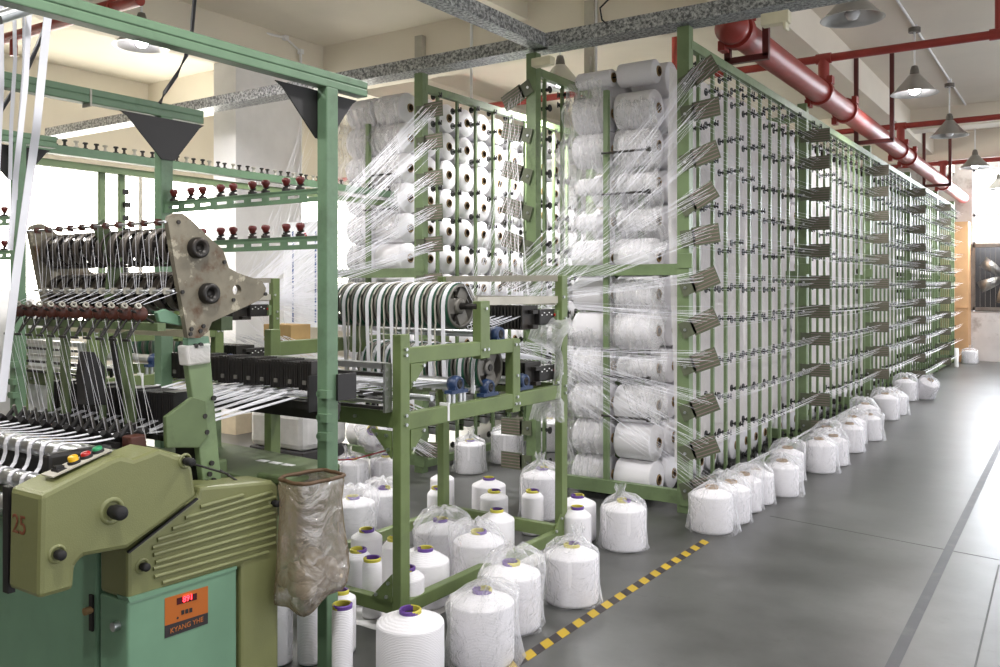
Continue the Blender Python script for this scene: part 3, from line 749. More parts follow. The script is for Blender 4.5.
solo('yarn_package', b, [M['yarn'], M['hollow_shade']], 'mass of white packages in the far bays of the long creel', 'yarn package', (-2.803, COLS[13], 0), 'far packages of the long creel', 'stuff')
b = MB()
for i in range(1, 9):
    for z in PROWS[-2.815]: low(b, -2.827, COLS[i], z, -1)
for i in range(10, 16):
    for z in PROWS[-5.08]: low(b, -5.068, COLS[i], z, 1)
for i in range(1, 14):
    for z in PROWS[-5.08]: low(b, -5.092, COLS[i], z, -1)
solo('yarn_package', b, [M['yarn'], M['hollow_shade']], 'mass of white packages deep in the gap between the two creels', 'yarn package', (-2.83, COLS[1], 0), 'packages deep between the creels', 'stuff')

# polythene film: long sheet behind the tension rods, wraps on the near ends
def sheet(name, x_fn, y0, y1, z0, z1, ny, nz, label, m, axis='x'):
    b = MB(); vs = []; fs = []
    for i in range(ny + 1):
        for j in range(nz + 1):
            a = y0 + (y1 - y0) * i / ny; z = z0 + (z1 - z0) * j / nz
            d = x_fn(a, z); vs.append((d, a, z) if axis == 'x' else (a, d, z))
    for i in range(ny):
        for j in range(nz):
            q = i * (nz + 1) + j; fs.append((q, q + nz + 1, q + nz + 2, q + 1))
    b.add(vs, fs, True)
    return solo(name, b, m, label, 'plastic film', vs[0])
rn = [random.random() * 6.28 for _ in range(12)]
sheet('plastic_film', lambda y, z: -2.36 + .018 * math.sin(6 * y + rn[0] + z) + .012 * math.sin(13 * y + 2.2 * z + rn[1]), 5.62, 8.30, .30, 3.02, 70, 20, 'milky film hung behind the tension rods of the first creel bay', M['film'])
sheet('plastic_film', lambda y, z: -2.36 + .018 * math.sin(5 * y + rn[2] + z) + .012 * math.sin(14 * y - 2 * z + rn[3]), 8.62, 11.2, .28, 2.90, 70, 20, 'milky film hung behind the tension rods of the second creel bay', M['film'])
sheet('plastic_film', lambda y, z: -2.36 + .018 * math.sin(5 * y + rn[4] + z) + .012 * math.sin(12 * y - 2 * z + rn[5]), 11.6, 14.1, .28, 2.86, 60, 16, 'milky film hung behind the tension rods of the third creel bay', M['film'])
def wrap(name, pts, label, m, n=30, amp=.02, seed=1):
    """crumpled film draped through a list of (left point, right point) pairs"""
    rnd = random.Random(seed); b = MB(); rows = []; k = len(pts); ns = 12
    for i in range((k - 1) * ns + 1):
        q = i / ns; i0 = min(int(q), k - 2); f = q - i0
        A = Vector(pts[i0][0]).lerp(Vector(pts[i0 + 1][0]), f); B = Vector(pts[i0][1]).lerp(Vector(pts[i0 + 1][1]), f)
        row_ = []
        for j in range(n + 1):
            p = A.lerp(B, j / n)
            sc = .5 - .5 * math.cos(2 * PI * (p.z - 3.03) / .262)
            row_.append(p + Vector((amp * .5 * math.sin(i * .8 + seed) * (j in (0, n)), .05 * sc + amp * (.5 * math.sin(j * .7 + i * .30 + seed) + .35 * math.sin(j * 1.7 - i * .55 + 2 * seed)) + amp * .25 * (rnd.random() - .5), amp * (.6 * math.sin(j * .45 + seed * 2) + .5 * math.sin(j * 1.3 + seed)))))
        rows.append(row_)
    vs = [p for r in rows for p in r]; fs = []
    for i in range(len(rows) - 1):
        for j in range(n):
            q = i * (n + 1) + j; fs.append((q, q + 1, q + n + 2, q + n + 1))
    b.add(vs, fs, True)
    return solo(name, b, m, label, 'plastic film', pts[-1][0])
yw = 5.53
wrap('plastic_wrap', [((-3.16, yw, 2.98), (-2.86, yw, 2.99)), ((-3.2, yw - .02, 2.4), (-2.85, yw - .01, 2.42)), ((-3.2, yw, 1.72), (-2.9, yw, 1.7))], 'crumpled clear film over the upper inner packages at the near end of the aisle creel', M['wrap'], seed=2)
wrap('plastic_wrap', [((-2.72, yw, 2.82), (-2.45, yw + .02, 2.80)), ((-2.80, yw - .02, 2.2), (-2.40, yw - .02, 2.2)), ((-2.8, yw, 1.72), (-2.36, yw, 1.74))], 'crumpled clear film over the upper aisle-side packages at the near creel end', M['wrap'], seed=3)
wrap('plastic_wrap', [((-2.80, yw, 1.56), (-2.38, yw, 1.56)), ((-2.82, yw - .03, 1.05), (-2.36, yw - .03, 1.0)), ((-2.6, yw - .02, .62), (-2.34, yw - .02, .55))], 'milky film hanging in folds under the cross rail at the near creel end', M['wrap'], seed=4)
wrap('plastic_wrap', [((-3.2, yw, 1.2), (-2.88, yw, 1.2)), ((-3.22, yw - .02, .5), (-2.86, yw - .02, .5)), ((-3.16, yw, .12), (-2.9, yw, .12))], 'clear film round the lower inner packages at the near creel end', M['wrap'], seed=5)
wrap('plastic_wrap', [((-5.52, yw, 3.0), (-5.14, yw, 3.05)), ((-5.55, yw - .02, 2.2), (-5.13, yw - .02, 2.2)), ((-5.5, yw, 1.3), (-5.13, yw, 1.3))], 'clear film over the inner packages at the near end of the rear creel', M['wrap'], seed=6)
wrap('plastic_wrap', [((-5.12, yw, 3.1), (-4.76, yw, 3.08)), ((-5.12, yw - .02, 2.7), (-4.74, yw - .02, 2.7)), ((-5.1, yw, 2.0), (-4.76, yw, 2.0))], 'clear film over the gap-side packages at the near end of the rear creel', M['wrap'], seed=7)

# ------------------------------------------------------------------ threads
def thr(b, p, q, r=.0011, sag=0, n=1):
    pts = [Vector(p).lerp(Vector(q), k / n) - Vector((0, 0, sag * 4 * (k / n) * (1 - k / n))) for k in range(n + 1)]
    return b.tube(pts, r, 3)
rnd = random.Random(3)
b = MB()
for r_i, z in enumerate(ROWS):
    for k in range(7):
        x = -2.17 + .021 * k
        y1 = (8.0, 9.2, 11.3, 14, 16.5, 19, 19.3)[k] if r_i % 2 else (7.4, 10, 12, 13, 17.5, 18, 19.4)[k]
        zz = z - .055 + .018 * k
        ys = [5.47] + [y for y in (8.45, 11.38, 14.31, 17.24) if y < y1] + [y1]
        for a, e in zip(ys[:-1], ys[1:]):
            thr(b, (x, a, zz + rnd.uniform(-.004, .004)), (x, e, zz + rnd.uniform(-.012, .012)), .0012, .012, 4)
for r_i, z in enumerate(ROWS):
    for k in range(8):
        x = -2.15 + .02 * k; ya = (8.45, 11.38, 11.38, 14.31)[k % 4]; zz = z - .05 + .013 * k
        ys = [y for y in (8.45, 11.38, 14.31, 17.24, 19.5) if y >= ya]
        for a, e in zip(ys[:-1], ys[1:]): thr(b, (x, a, zz + rnd.uniform(-.006, .006)), (x, e, zz + rnd.uniform(-.02, .02)), .0016, .015, 4)
solo('yarn_sheet', b, M['thread'], 'rows of fine white threads drawn along the tension rods of the aisle creel', 'threads', (-2.1, 5.47, 1.5), kind='stuff')
b = MB()   # fan from the aisle-face eye plates to the feeder frame
for r_i, z in enumerate(ROWS):
    for k in range(14):
        x = -2.17 + .18 * rnd.random(); p = (x, 5.47, z + (x + 2.17) * .35 + (k % 5 - 2) * .021)
        if z > 1.2: q = (-3.15 + .65 * rnd.random(), 4.36, 1.40 + .05 * rnd.random())
        else: q = (-3.1 + .6 * rnd.random(), 4.36, 1.14 + .05 * rnd.random())
        thr(b, p, q, .0008, .01, 3)
solo('yarn_sheet', b, M['thread'], 'white threads fanning from the aisle creel plates down to the feeder frame', 'threads', (-2.5, 4.9, 1.5), kind='stuff')
b = MB()
for r_i, z in enumerate(ROWS):
    if z < 1.0: continue
    for k in range(8):
        x = -3.62 + .15 * rnd.random(); p = (x, 5.46, z + (k % 5 - 2) * .02)
        q = (-3.2 + .5 * rnd.random() ** 1.5, 4.36, 1.40 + .05 * rnd.random())
        thr(b, p, q, .0009, .01, 3)
solo('yarn_sheet', b, M['thread'], 'steep white threads falling from the plates of the middle creel post', 'threads', (-3.5, 4.9, 1.5), kind='stuff')
b = MB()
for r_i, z in enumerate(ROWS):
    for k in range(20):
        x = -4.44 + .18 * rnd.random(); p = (x, 5.47, z + (k % 5 - 2) * .02)
        q = (-5.55 + .75 * rnd.random(), 4.36, (1.38 if z > 1.0 else 1.1) + .06 * rnd.random())
        thr(b, p, q, .0016, .015, 3)
for r_i in range(11):
    for k in range(6):
        thr(b, (-5.68 - .15 * rnd.random(), 5.47, ROWS[r_i] + .02 * k), (-5.6 + .75 * rnd.random(), 4.36, 1.4 + .05 * rnd.random()), .0011, .01, 3)
solo('yarn_sheet', b, M['thread'], 'white threads fanning from the rear creel down behind the loom', 'threads', (-5, 4.9, 1.5), kind='stuff')
# ================================================================== feeder frame (between creel and loom)
FX, FL, FN, FF = -2.455, -3.27, 2.885, 4.27
def make_feeder():
    t = thing('feeder_frame', 'olive green feeder frame carrying two rows of pulleys before the creels', 'machine frame', (-2.86, 3.5, 0))
    def post(x, y, z0, z1, w=.048, d=.062): part('post', MB().box((x, y, (z0 + z1) / 2), (w, d, z1 - z0)), M['olive'], t, .004)
    post(FX, FN, 0, 1.30); post(FL, FN, 0, 1.30); post(FX, FF, 0, 1.57); post(FL, FF - .03, 0, 1.57)
    post(FX, 3.487, 1.155, 1.437, .05, .08); post(FL, 3.487, 1.155, 1.437, .05, .08)
    post(FX, 3.77, .86, 1.235, .05, .07); post(FL, 3.77, .86, 1.235, .05, .07)
    def beam_(a, e, h=.07): part('beam', MB().bar(a, e, .045, h), M['olive'], t, .004)
    for x in (FX, FL):
        beam_((x, FN, 1.205), (x, 3.80, 1.205)); beam_((x, FN, .92), (x, FF, .92), .075); beam_((x, FN, .115), (x, FF, .115), .06)
    beam_((FL, FN, .93), (FX, FN, .93), .075); beam_((FL, FF - .02, .93), (FX, FF - .02, .93), .075)
    beam_((FL, FN, .115), (FX, FN, .115), .06); beam_((FL, FF - .05, .14), (FX, FF - .05, .14), .07)
    def gus(x, y, z, sy, sz, s=.10):   # triangular corner plate lying in the frame side
        part('gusset', MB().prism([(x + .026, y, z), (x + .026, y + sy * s, z), (x + .026, y, z + sz * s)], (-.008, 0, 0)), M['olive'], t)
        for a, c in ((.75, .1), (.1, .75)): bolt(x + .026, y + sy * s * a, z + sz * s * c)
    bolts = MB()
    def bolt(x, y, z, axis='x', r=.008):
        d = (.010, 0, 0) if axis == 'x' else (0, -.010, 0)
        bolts.cyl((x, y, z), (x + d[0], y + d[1], z), r, 6, smooth=False)
    for z, sz in ((1.17, -1), (.883, -1)): gus(FX, FN + .035, z, 1, sz, .11)
    gus(FX, FF - .035, .145, -1, 1, .09); gus(FX, FF - .035, .97, -1, 1, .07)
    for z, sz in ((.883, -1), (.145, 1)):
        part('gusset', MB().prism([(FX - .025, FN - .036, z), (FX - .145, FN - .036, z), (FX - .025, FN - .036, z + sz * .12)], (0, .008, 0)), M['olive'], t)
        for a, c in ((-.05, .02), (-.11, .02), (-.04, .08)): bolt(FX + a, FN - .036, z + sz * c, 'y')
    for y, z in ((FN, 1.235), (FN, 1.21), (FN, .95), (FN, .91), (3.47, 1.20), (3.505, 1.20), (3.487, 1.40), (3.755, 1.21), (3.785, 1.21), (3.77, 1.05), (3.755, .905), (3.785, .905), (FF, .95), (FF, .91), (FF, 1.33), (FF, 1.28), (FF - .02, 1.45), (FN, .115), (3.77, .94)): bolt(FX + .025, y, z)
    for x in (-2.7, -2.9, -3.1): bolt(x, FN - .024, .93, 'y')
    bolts_ = part('bolt', bolts, M['chrome'], t); bolts_['kind'] = 'stuff'
    part('white_band', MB().box((FX + .002, 3.19, .93), (.05, .012, .082)), M['white'], t)
    # two rows of pulleys on shafts along X
    n = 10
    def pulley(x, y, z, r):
        m = Matrix.Translation((x, y, z)) @ Matrix.Rotation(PI / 2, 4, 'Y')
        rim = MB().lathe([(r * .86, -.033), (r, -.033), (r, -.018), (r * .86, -.018)], 40, m)
        rim.lathe([(r * .86, .030), (r * .985, .032), (r * .985, .026), (r * .86, .026)], 40, m)
        rim.lathe([(r * .86, -.033), (r * .86, .030)], 40, m)
        hub = MB().lathe([(.018, -.03), (r * .36, -.03), (r * .36, .026), (r * .30, .030), (.018, .030)], 24, m)
        for k in range(3):
            a = 2 * PI * k / 3 + .5
            hub.bar(m @ Vector((r * .3 * math.cos(a), r * .3 * math.sin(a), .008)), m @ Vector((r * .88 * math.cos(a), r * .88 * math.sin(a), .008)), .016, .075, up=(0, -math.sin(a + .3), math.cos(a + .2)))
        o = part('pulley', rim, M['grey'], t)
        part('hub', hub, M['grey'], o)
        part('rubber_tyre', MB().lathe([(r * .9, -.019), (r * 1.0, -.018), (r * 1.005, .008), (r * 1.0, .027), (r * .9, .028)], 40, m), M['belt'], o)
    for row_, (y, z) in enumerate(((3.457, 1.41), (3.60, 1.10))):
        for k in range(n): pulley(-2.585 - .0825 * k + (.075 if row_ else 0), y, z, .113)
        part('shaft', MB().cyl((FL, y, z), (FX - (.02 if row_ else 0), y, z), .017, 14), M['blacksteel'], t)
    # chrome draw rollers on blue pillow blocks
    for y, z, xr in ((3.31, 1.045, .03), (3.57, 1.005, .022), (3.90, 1.005, .022), (3.66, 1.265, .018)):
        part('draw_roller', MB().cyl((FL, y, z), (FX - .035, y, z), xr, 18), M['chrome'], t)
        m = frame((FX - .03, y, z), (1, 0, 0))
        bl = MB().lathe([(.018, -.02), (.036, -.022), (.042, 0), (.036, .03), (.024, .032), (.018, .02)], 20, m).box((FX - .02, y, z - .035), (.045, .13, .016)).box((FX - .02, y, z - .02), (.04, .07, .03))
        o = part('bearing_block', bl, M['blue'], t)
        part('bearing_insert', MB().lathe([(.001, .030), (.011, .034), (.015, .036), (.022, .030), (.024, .01)], 16, m), M['rubber'], o)
    part('guide_roller', MB().cyl((FL, 3.1, 1.0), (FX, 3.1, 1.0), .014, 12), M['chrome'], t)
    for y in (3.25, 3.285, 3.34, 3.37): part('spacer', MB().cyl((FX - .02, y, .955), (FX - .02, y, 1.005), .011, 10), M['chrome'], t)
    # bar stack at the near side with its slotted end plate
    e = MB().box((FX - .034, FN - .05, 1.07), (.012, .045, .21))
    for z in (.99, 1.03, 1.07, 1.11, 1.15): e.box((FX - .030, FN - .05, z), (.012, .02, .014))
    part('slotted_plate', e, M['alu'], t)
    for k, z in enumerate((1.165, 1.125, 1.085, 1.045, 1.01, .985)):
        part('guide_bar', MB().box((-2.86, FN - .05 - .004 * k, z), (.72, .05 if k == 0 else .02, .026 if k == 0 else .014)), M['alu'] if k in (0, 2, 4) else M['blacksteel'], t)
    # rear eye boards, reed fins and switch boxes
    part('eye_board', MB().box((-2.86, FF - .03, 1.555), (.80, .012, .035)), M['putty'], t)
    part('eye_board', MB().box((FX - .01, 3.85, 1.435), (.014, .78, .04)).box((-2.86, FF - .05, 1.43), (.8, .014, .05)), M['putty'], t)
    for zc, yy in ((1.34, 4.02), (1.03, 4.05)):
        f = MB()
        for k in range(34): f.box((-3.22 + .0215 * k, yy, zc), (.010, .16, .13))
        f.box((-2.86, yy, zc + .03), (.78, .05, .02)).box((-2.86, yy, zc - .05), (.78, .05, .02))
        o = part('drop_wire_bank', f, M['blacksteel'], t)
        part('switch_box', MB().box((FX - .05, FF - .12, zc), (.07, .17, .085)), M['black'], t, .006)
        lg = MB()
        for k in range(5): lg.box((FX - .011, FF - .19 + .026 * k, zc + .012 + .012 * (k % 2)), (.003, .009, .006))
        part('indicator', lg, M['white'], t)
        part('indicator', MB().cyl((FX - .012, FF - .055, zc + .01), (FX - .005, FF - .055, zc + .01), .008, 8), M['btn_r'], t)
        part('bracket', MB().box((FX - .01, FF - .02, zc), (.03, .07, .07)), M['post'], t)
    # stand pads
    for x, y in ((-3.0, 3.34), (-2.92, 3.40)):
        part('tension_pad', MB().cyl((x, y, .80), (x, y, .82), .045, 20).cyl((x, y, .82), (x, y, .93), .006, 8), M['rubber'], t)
    for x, y in ((-2.62, 3.1), (-2.7, 2.98), (-2.8, 3.05)):
        part('tension_pad', MB().cyl((x, y, .985), (x, y, 1.0), .045, 20).cyl((x, y, .93), (x, y, 1.0), .01, 8), M['rubber'], t)
    return t
feeder = make_feeder()
dup(feeder, feeder.location + Vector((-2.42, .05, 0)), 'similar feeder frame further back, partly hidden behind the foreground loom')
# ribbons hung over the pulleys (white yarn strands), thin twisted cords between
def over(x, y, z, r, zlo, w, yoff=0):
    pts = [(x, y + r * math.cos(a) * 1.01, z + r * math.sin(a) * 1.03) for a in [PI * k / 14 for k in range(3, 15)]]
    pts += [(x + .002, y - r * 1.03 + yoff * .3, z - .12), (x + .006, y - r * 1.0 + yoff, zlo)]
    return MB().strip(pts, (w * .85, 0, 0), .0015)
rnd = random.Random(11)
first = None
for k in range(10):
    x = -2.580 - .0825 * k
    p = (x, 3.457, 1.05)
    solo('yarn_ribbon', over(x, 3.457, 1.41, .114, .985 + rnd.random() * .03, .026, rnd.uniform(-.02, .02)), M['ribbon'], 'white yarn ribbon hanging over a pulley of the upper row', 'yarn ribbon', p, 'ribbons over the upper pulleys')
    pts = [(x - .048, 3.457 + .118 * math.cos(a), 1.41 + .118 * math.sin(a)) for a in [PI * j / 12 for j in range(3, 13)]] + [(x - .045 + .004 * math.sin(j * 1.9), 3.338, 1.37 - .04 * j) for j in range(1, 10)]
    solo('twisted_cord', MB().tube(pts, .0045, 6), M['putty'], 'pale twisted cord running down beside an upper pulley', 'cord', p, 'cords beside the upper pulleys')
for k in range(10):
    x = -2.505 - .0825 * k
    solo('yarn_ribbon', over(x, 3.60, 1.10, .114, 1.02, .024), M['ribbon'], 'white yarn ribbon round a pulley of the lower row', 'yarn ribbon', (x, 3.6, 1.05), 'ribbons round the lower pulleys')
b = MB()
for k in range(26):
    x = -3.2 + .027 * k; thr(b, (x, 4.33, 1.40), (x + .01, 3.66, 1.29 + .02 * (k % 2)), .0022); thr(b, (x, 3.66, 1.29), (x, 3.47, 1.53), .0016)
    thr(b, (x, 4.33, 1.08), (x, 3.62, 1.21), .0022); thr(b, (x, 3.3, 1.05), (x, 2.75, 1.05 + .02 * (k % 3)), .0022)
solo('yarn_sheet', b, M['thread'], 'white threads passing through the drop wires of the feeder frame', 'threads', (-2.8, 3.8, 1.3), kind='stuff')
# knotted plastic tied to the rear post
b = MB(); rows = []; rnd = random.Random(8)
kn = Vector((FX + .02, FF - .06, 1.13))
for (dx, dz, r) in ((.01, .20, .05), (-.03, .16, .11), (-.06, .09, .10), (-.02, .03, .035), (0, 0, .018), (.0, -.06, .025), (-.005, -.16, .022), (-.01, -.24, .03), (-.03, -.28, .09), (-.04, -.36, .10)):
    rows.append([kn + Vector((dx + r * math.cos(a) * (1 + .25 * math.sin(3 * a + dz * 9)), dx * 1.2 + r * .7 * math.sin(a), dz + rnd.uniform(-.01, .01))) for a in [2 * PI * j / 20 for j in range(20)]])
vs = [p for r in rows for p in r]; fs = [(k * 20 + i, k * 20 + (i + 1) % 20, (k + 1) * 20 + (i + 1) % 20, (k + 1) * 20 + i) for k in range(len(rows) - 1) for i in range(20)]
b.add(vs, fs, True)
solo('knotted_bag', b, M['wrap'], 'clear plastic bag knotted round the rear corner post of the feeder frame', 'plastic bag', kn)
# ================================================================== gantry over the looms
GX, GL, GY = -2.40, -3.42, 2.39
def make_gantry():
    t = thing('gantry_frame', 'green overhead gantry frame with black corner plates and red-knobbed rails over the loom', 'machine frame', (-2.9, GY, 0))
    for x in (GX, GL):
        part('post', MB().box((x, GY, 1.132), (.052, .062, 2.264)), M['teal'], t, .005)
        bm = MB().box((x, 1.175, 2.307), (.054, 2.82, .029)).box((x, 1.175, 2.275), (.054, 2.82, .029)).box((x, 1.175, 2.291), (.046, 2.82, .02))
        part('beam', bm, M['teal'], t, .004)
        for s in (-1, 1):
            px_ = x + (-.027 if x == GX else .034)
            part('corner_plate', MB().prism([(px_, GY, 2.252), (px_, GY + s * (.235 if s < 0 else .19), 2.252), (px_, GY + s * (.20 if s < 0 else .165), 2.235), (px_, GY + s * .034, 2.07), (px_, GY, 2.07)], (-.006, 0, 0)), M['black'], t)
    part('tie_strap', MB().box((GL, 2.03, 2.282), (.060, .008, .07)), M['putty'], t)
    # tension rails with red knobs
    for z in (1.85, 1.668):
        r = MB().box((-2.91, GY + .01, z + .028), (.98, .05, .010)).box((-2.91, GY - .012, z + .021), (.98, .006, .018)).box((-2.91, GY - .012, z - .009), (.98, .006, .018))
        for k in range(10): r.box((-3.384 + .108 * k, GY - .012, z + .006), (.038, .006, .014))
        part('tension_rail', r, M['teal'], t)
        for k in range(10):
            x = -3.36 + .1 * k + .02 * (k % 2)
            b = MB().cyl((x, GY + .01, z + .034), (x, GY + .01, z + .045), .018, 12).cyl((x, GY + .01, z + .045), (x, GY + .01, z + .085), .006, 8).cyl((x - .015, GY + .01, z + .05), (x + .02, GY + .01, z + .056), .004, 6)
            o = part('tension_post', b, M['blacksteel'], t)
            part('knob', MB().lathe([(.001, .088), (.012, .088), (.017, .083), (.018, .074), (.013, .066), (.010, .056), (.001, .055)], 16, Matrix.Translation((x, GY + .01, z))), M['knob'], o)
    # clamp blocks on the post
    for z in (1.10, 1.01, .94): part('clamp', MB().box((GX + .02, GY - .035, z), (.05, .03, .03)).cyl((GX + .0, GY - .05, z), (GX, GY - .03, z), .012, 8), M['teal'], t)
    return t
gantry = make_gantry()
dup(gantry, gantry.location + Vector((-2.27, .0, 0)), 'green overhead gantry frame of the next loom, at the left edge')
b = MB()
t = thing('overhead_rail', 'dark green overhead rail with spools, behind the second loom', 'machine frame', (-4.85, 3.0, 0))
part('rail', MB().box((-4.85, 4.4, 2.285), (.06, 3.9, .05)), M['teal'], t)
part('rail', MB().box((-4.88, 4.3, 2.21), (.05, 3.6, .04)), M['post'], t)
for y in (3.00, 3.13): part('post', MB().box((-4.9, y, 1.1), (.028, .034, 2.2)), M['post'], t)
for k in range(56):
    y = 2.62 + .062 * k
    part('spool', MB().lathe([(.001, 0), (.016, 0), (.016, .006), (.008, .010), (.008, .028), (.016, .032), (.014, .040), (.001, .040)], 10, Matrix.Translation((-4.85 + .012 * (k % 2), y, 2.31))), M['blacksteel'] if k % 3 else M['putty'], t)
for k in range(9):
    part('clip', MB().box((-4.9 + .02 * (k % 2), 3.15, 1.45 + .08 * k), (.035, .04, .03)), M['blacksteel'], t)
# tapes hanging from above at the left, with the cables
for k, (a, e, w, lab) in enumerate([
    ((50, -6), (1, 402), .030, 'wide white tape slanting down at the far left, nearest the weathered plate'),
    ((30, -6), (10, 250), .020, 'white tape hanging second from the wide slanting one'),
    ((24, -6), (16, 200), .010, 'narrow white tape between two wider hanging tapes'),
    ((14, -6), (10, 180), .014, 'thin white tape hanging close to the left edge'),
    ((1, -6), (-4, 250), .018, 'white tape at the very left edge')]):
    X = -2.72 - .07 * k
    A = fx(*a, X); B = fx(*e, X - .02)
    solo('hanging_tape', MB().strip([A, A.lerp(B, .35) + Vector((0, .008, 0)), A.lerp(B, .7), B], (w * .3, -w, 0), .001), M['ribbon'], lab, 'tape', B)
A, B = fx(-2, 18, -2.72), fx(36, 6, -2.72)
solo('tape_bar', MB().cyl(A, B, .02, 12), M['chrome'], 'short steel bar at the top left corner carrying the hanging tapes', 'bar', A)
def cable(pts, lab, r=.009): solo('power_cable', MB().tube(pts, r, 8), M['blackcord'], lab, 'cable', pts[-1])
cable([fx(u, v, -3.6) for u, v in ((62, -60), (52, -4), (46, 25), (38, 45), (28, 68), (14, 90), (0, 112), (-8, 125))], 'black cable slanting across the hanging tapes at top left')
cable([fx(u, v, -3.3) for u, v in ((200, -70), (195, -6), (192, 30), (186, 56), (176, 76), (165, 92), (160, 103))], 'black cable dropping to the second gantry beam')
cable([fy(u, v, 5.0) for u, v in ((612, -4), (600, 8), (602, 20), (607, 24))], 'thin cable looping down to the galvanized beam', .006)

# ================================================================== foreground needle loom
LX = -2.40      # plane of the drive side
loom = thing('needle_loom', 'green needle loom in the left foreground with olive covers and a mint cabinet', 'loom', (-2.9, 1.7, 0))
P = lambda pts, X: [fx(u, v, X) for u, v in pts]
# mint lower cabinet and drive box
yb = fx(128, 600, LX).y
zc = fx(180, 585, LX).z
part('cabinet', MB().box((-3.03, yb + .33, .36), (.86, .62, .66)), M['mint'], loom, .008)
bx_ = fx(237, 600, LX)
part('drive_box', MB().box((LX - .075, (yb + bx_.y) / 2, .30), (.15, bx_.y - yb, .50)), M['mint'], loom, .008)
pr_ = P([(130, 603), (237, 569), (237, 566), (128, 598)], LX + .004)
part('edge_strip', MB().prism(pr_, (-.06, 0, 0)), M['mint'], loom)
lt = MB().box((-2.615, yb + .012, .47), (.02, .006, .115)); part('latch', lt, M['black'], loom)
part('latch_knob', MB().cyl((-2.615, yb + .012, .48), (-2.615, yb - .012, .48), .012, 12), M['tube_brown'], loom)
part('lock', MB().cyl((LX - .05, yb, .47), (LX - .05, yb - .02, .47), .014, 12), M['chrome'], loom)
# ribbed lower cover
rib = P([(128, 551), (160, 528), (198, 497), (200, 487), (273, 480.5), (279, 486), (279, 700), (241, 700), (241, 566), (128, 601)], LX)
o = part('ribbed_cover', MB().prism(rib, (-.15, 0, 0)), M['cover'], loom, .012)
rb = MB()
for (u0, v0, u1, v1) in ((200, 507, 243, 495), (185, 518, 272, 492), (172, 529, 275, 497), (157, 540, 275, 505), (152, 548, 275, 512.5), (153, 555, 275, 520), (155, 562.5, 275, 528), (153, 569, 275, 535.5), (154, 577, 275, 543), (162, 583, 268, 552)):
    rb.cyl(fx(u0, v0, LX + .001), fx(u1, v1, LX + .001), .0072, 8)
part('rib', rb, M['cover'], o)['kind'] = 'stuff'
def knob_(u, v, X, r, d=.03, seat=True):
    c = fx(u, v, X)
    if seat: part('knob_seat', MB().lathe([(r * 1.9, 0), (r * 1.7, .006), (r * 1.25, .004), (r * 1.2, 0)], 20, frame(c, (1, 0, 0))), M['cover'], loom)
    part('cover_knob', MB().lathe([(.001, d), (r * .8, d), (r, d * .85), (r, d * .3), (r * .8, d * .25), (r * .8, 0)], 16, frame(c, (1, 0, 0))), M['rubber'], loom)
knob_(142, 566, LX, .013); knob_(273, 503, LX, .012)
# upper cover
CX = -2.335
cov = P([(39, 600), (74, 590), (76, 566), (84, 557), (95, 555), (128, 549), (162, 524), (197, 497), (193, 468), (186, 456), (176, 455), (160, 449), (148, 454), (134, 459), (121, 456), (112, 459), (41, 495)], CX)
o = part('end_cover', MB().prism(cov, (-.165, 0, 0)), M['cover'], loom, .014)
o2 = part('cover_back', MB().prism(P([(134, 459), (160, 449), (186, 456), (193, 470), (150, 500)], CX - .13), (-.06, 0, 0)), M['cover'], loom, .01)
knob_(112, 511, CX, .021, .055); knob_(57, 554, CX, .014); knob_(185, 461, CX, .013, .04)
part('gasket', MB().bar(fx(197, 498.5, LX + .003), fx(128, 552.5, LX + .003), .012, .006), M['black'], loom)
part('cable_arm', MB().bar(fx(9, 486, CX - .185), fx(9, 592, CX - .185), .03, .02), M['black'], loom)
writing('lettering', '25', .075, fx(26, 536, CX - .07) * 0 + Vector((CX - .105, fx(40, 540, CX).y - .002, .845)), RY, M['redstamp'], loom)
# push buttons on the sloping top
def on_top(u, v): return fx(u, v, CX - .075)
pa, pb = on_top(47, 476), on_top(106, 449)
dpl = (pb - pa)
part('switch_plate', MB().bar(pa, pb, .06, .004), M['putty'], loom)
nrm = Vector((1, 0, 0)).cross(dpl.normalized())
if nrm.z < 0: nrm = -nrm
for f, nm, mm in ((.45, 'yellow', 'btn_y'), (.66, 'red', 'btn_r'), (.86, 'green', 'btn_g')):
    c = pa.lerp(pb, f)
    o = part('push_button', MB().lathe([(.018, 0), (.018, .007), (.014, .010)], 20, frame(c, nrm)), M['rubber'], loom); o['label'] = nm + ' push button'
    hh = .024 if nm == 'yellow' else .018
    part('button_cap', MB().lathe([(.0145, .007), (.0138, hh - .003), (.011, hh), (.001, hh)], 20, frame(c, nrm)), M[mm], o)
c = pa.lerp(pb, .2); part('toggle_switch', MB().box(c, (.035, .03, .012)).box(c + nrm * .008, (.018, .024, .012)), M['black'], loom)
# orange display panel on the mint box
d0 = P([(165, 598.5), (208, 586), (208, 623.5), (165, 638.5)], LX + .0015)
dp = part('display_panel', MB().prism(d0, (-.003, 0, 0)), M['label_o'], loom)
part('dark_band', MB().prism(P([(165, 626), (208, 612.5), (208, 623.5), (165, 638.5)], LX + .002), (-.003, 0, 0)), M['label_k'], dp)
part('display_window', MB().prism(P([(177, 598.5), (197, 593), (197, 599.5), (177, 605)], LX + .003), (-.003, 0, 0)), M['led_bg'], dp)
kk = MB()
for u in (183, 187, 191): kk.prism(P([(u - 1.4, 609.5 - (u - 187) * .28), (u + 1.4, 608.7 - (u - 187) * .28), (u + 1.4, 613 - (u - 187) * .28), (u - 1.4, 613.8 - (u - 187) * .28)], LX + .003), (-.003, 0, 0))
kk.cyl(fx(177.5, 618, LX), fx(177.5, 618, LX + .003), .004, 10)
part('key', kk, M['black'], dp)
writing('lettering', 'KYANG YHE', .0225, fx(187, 625.2, LX + .003), RX, M['lettering'], dp)
writing('digits', '891', .026, fx(188, 598.2, LX + .0045), RX, M['led'], dp)
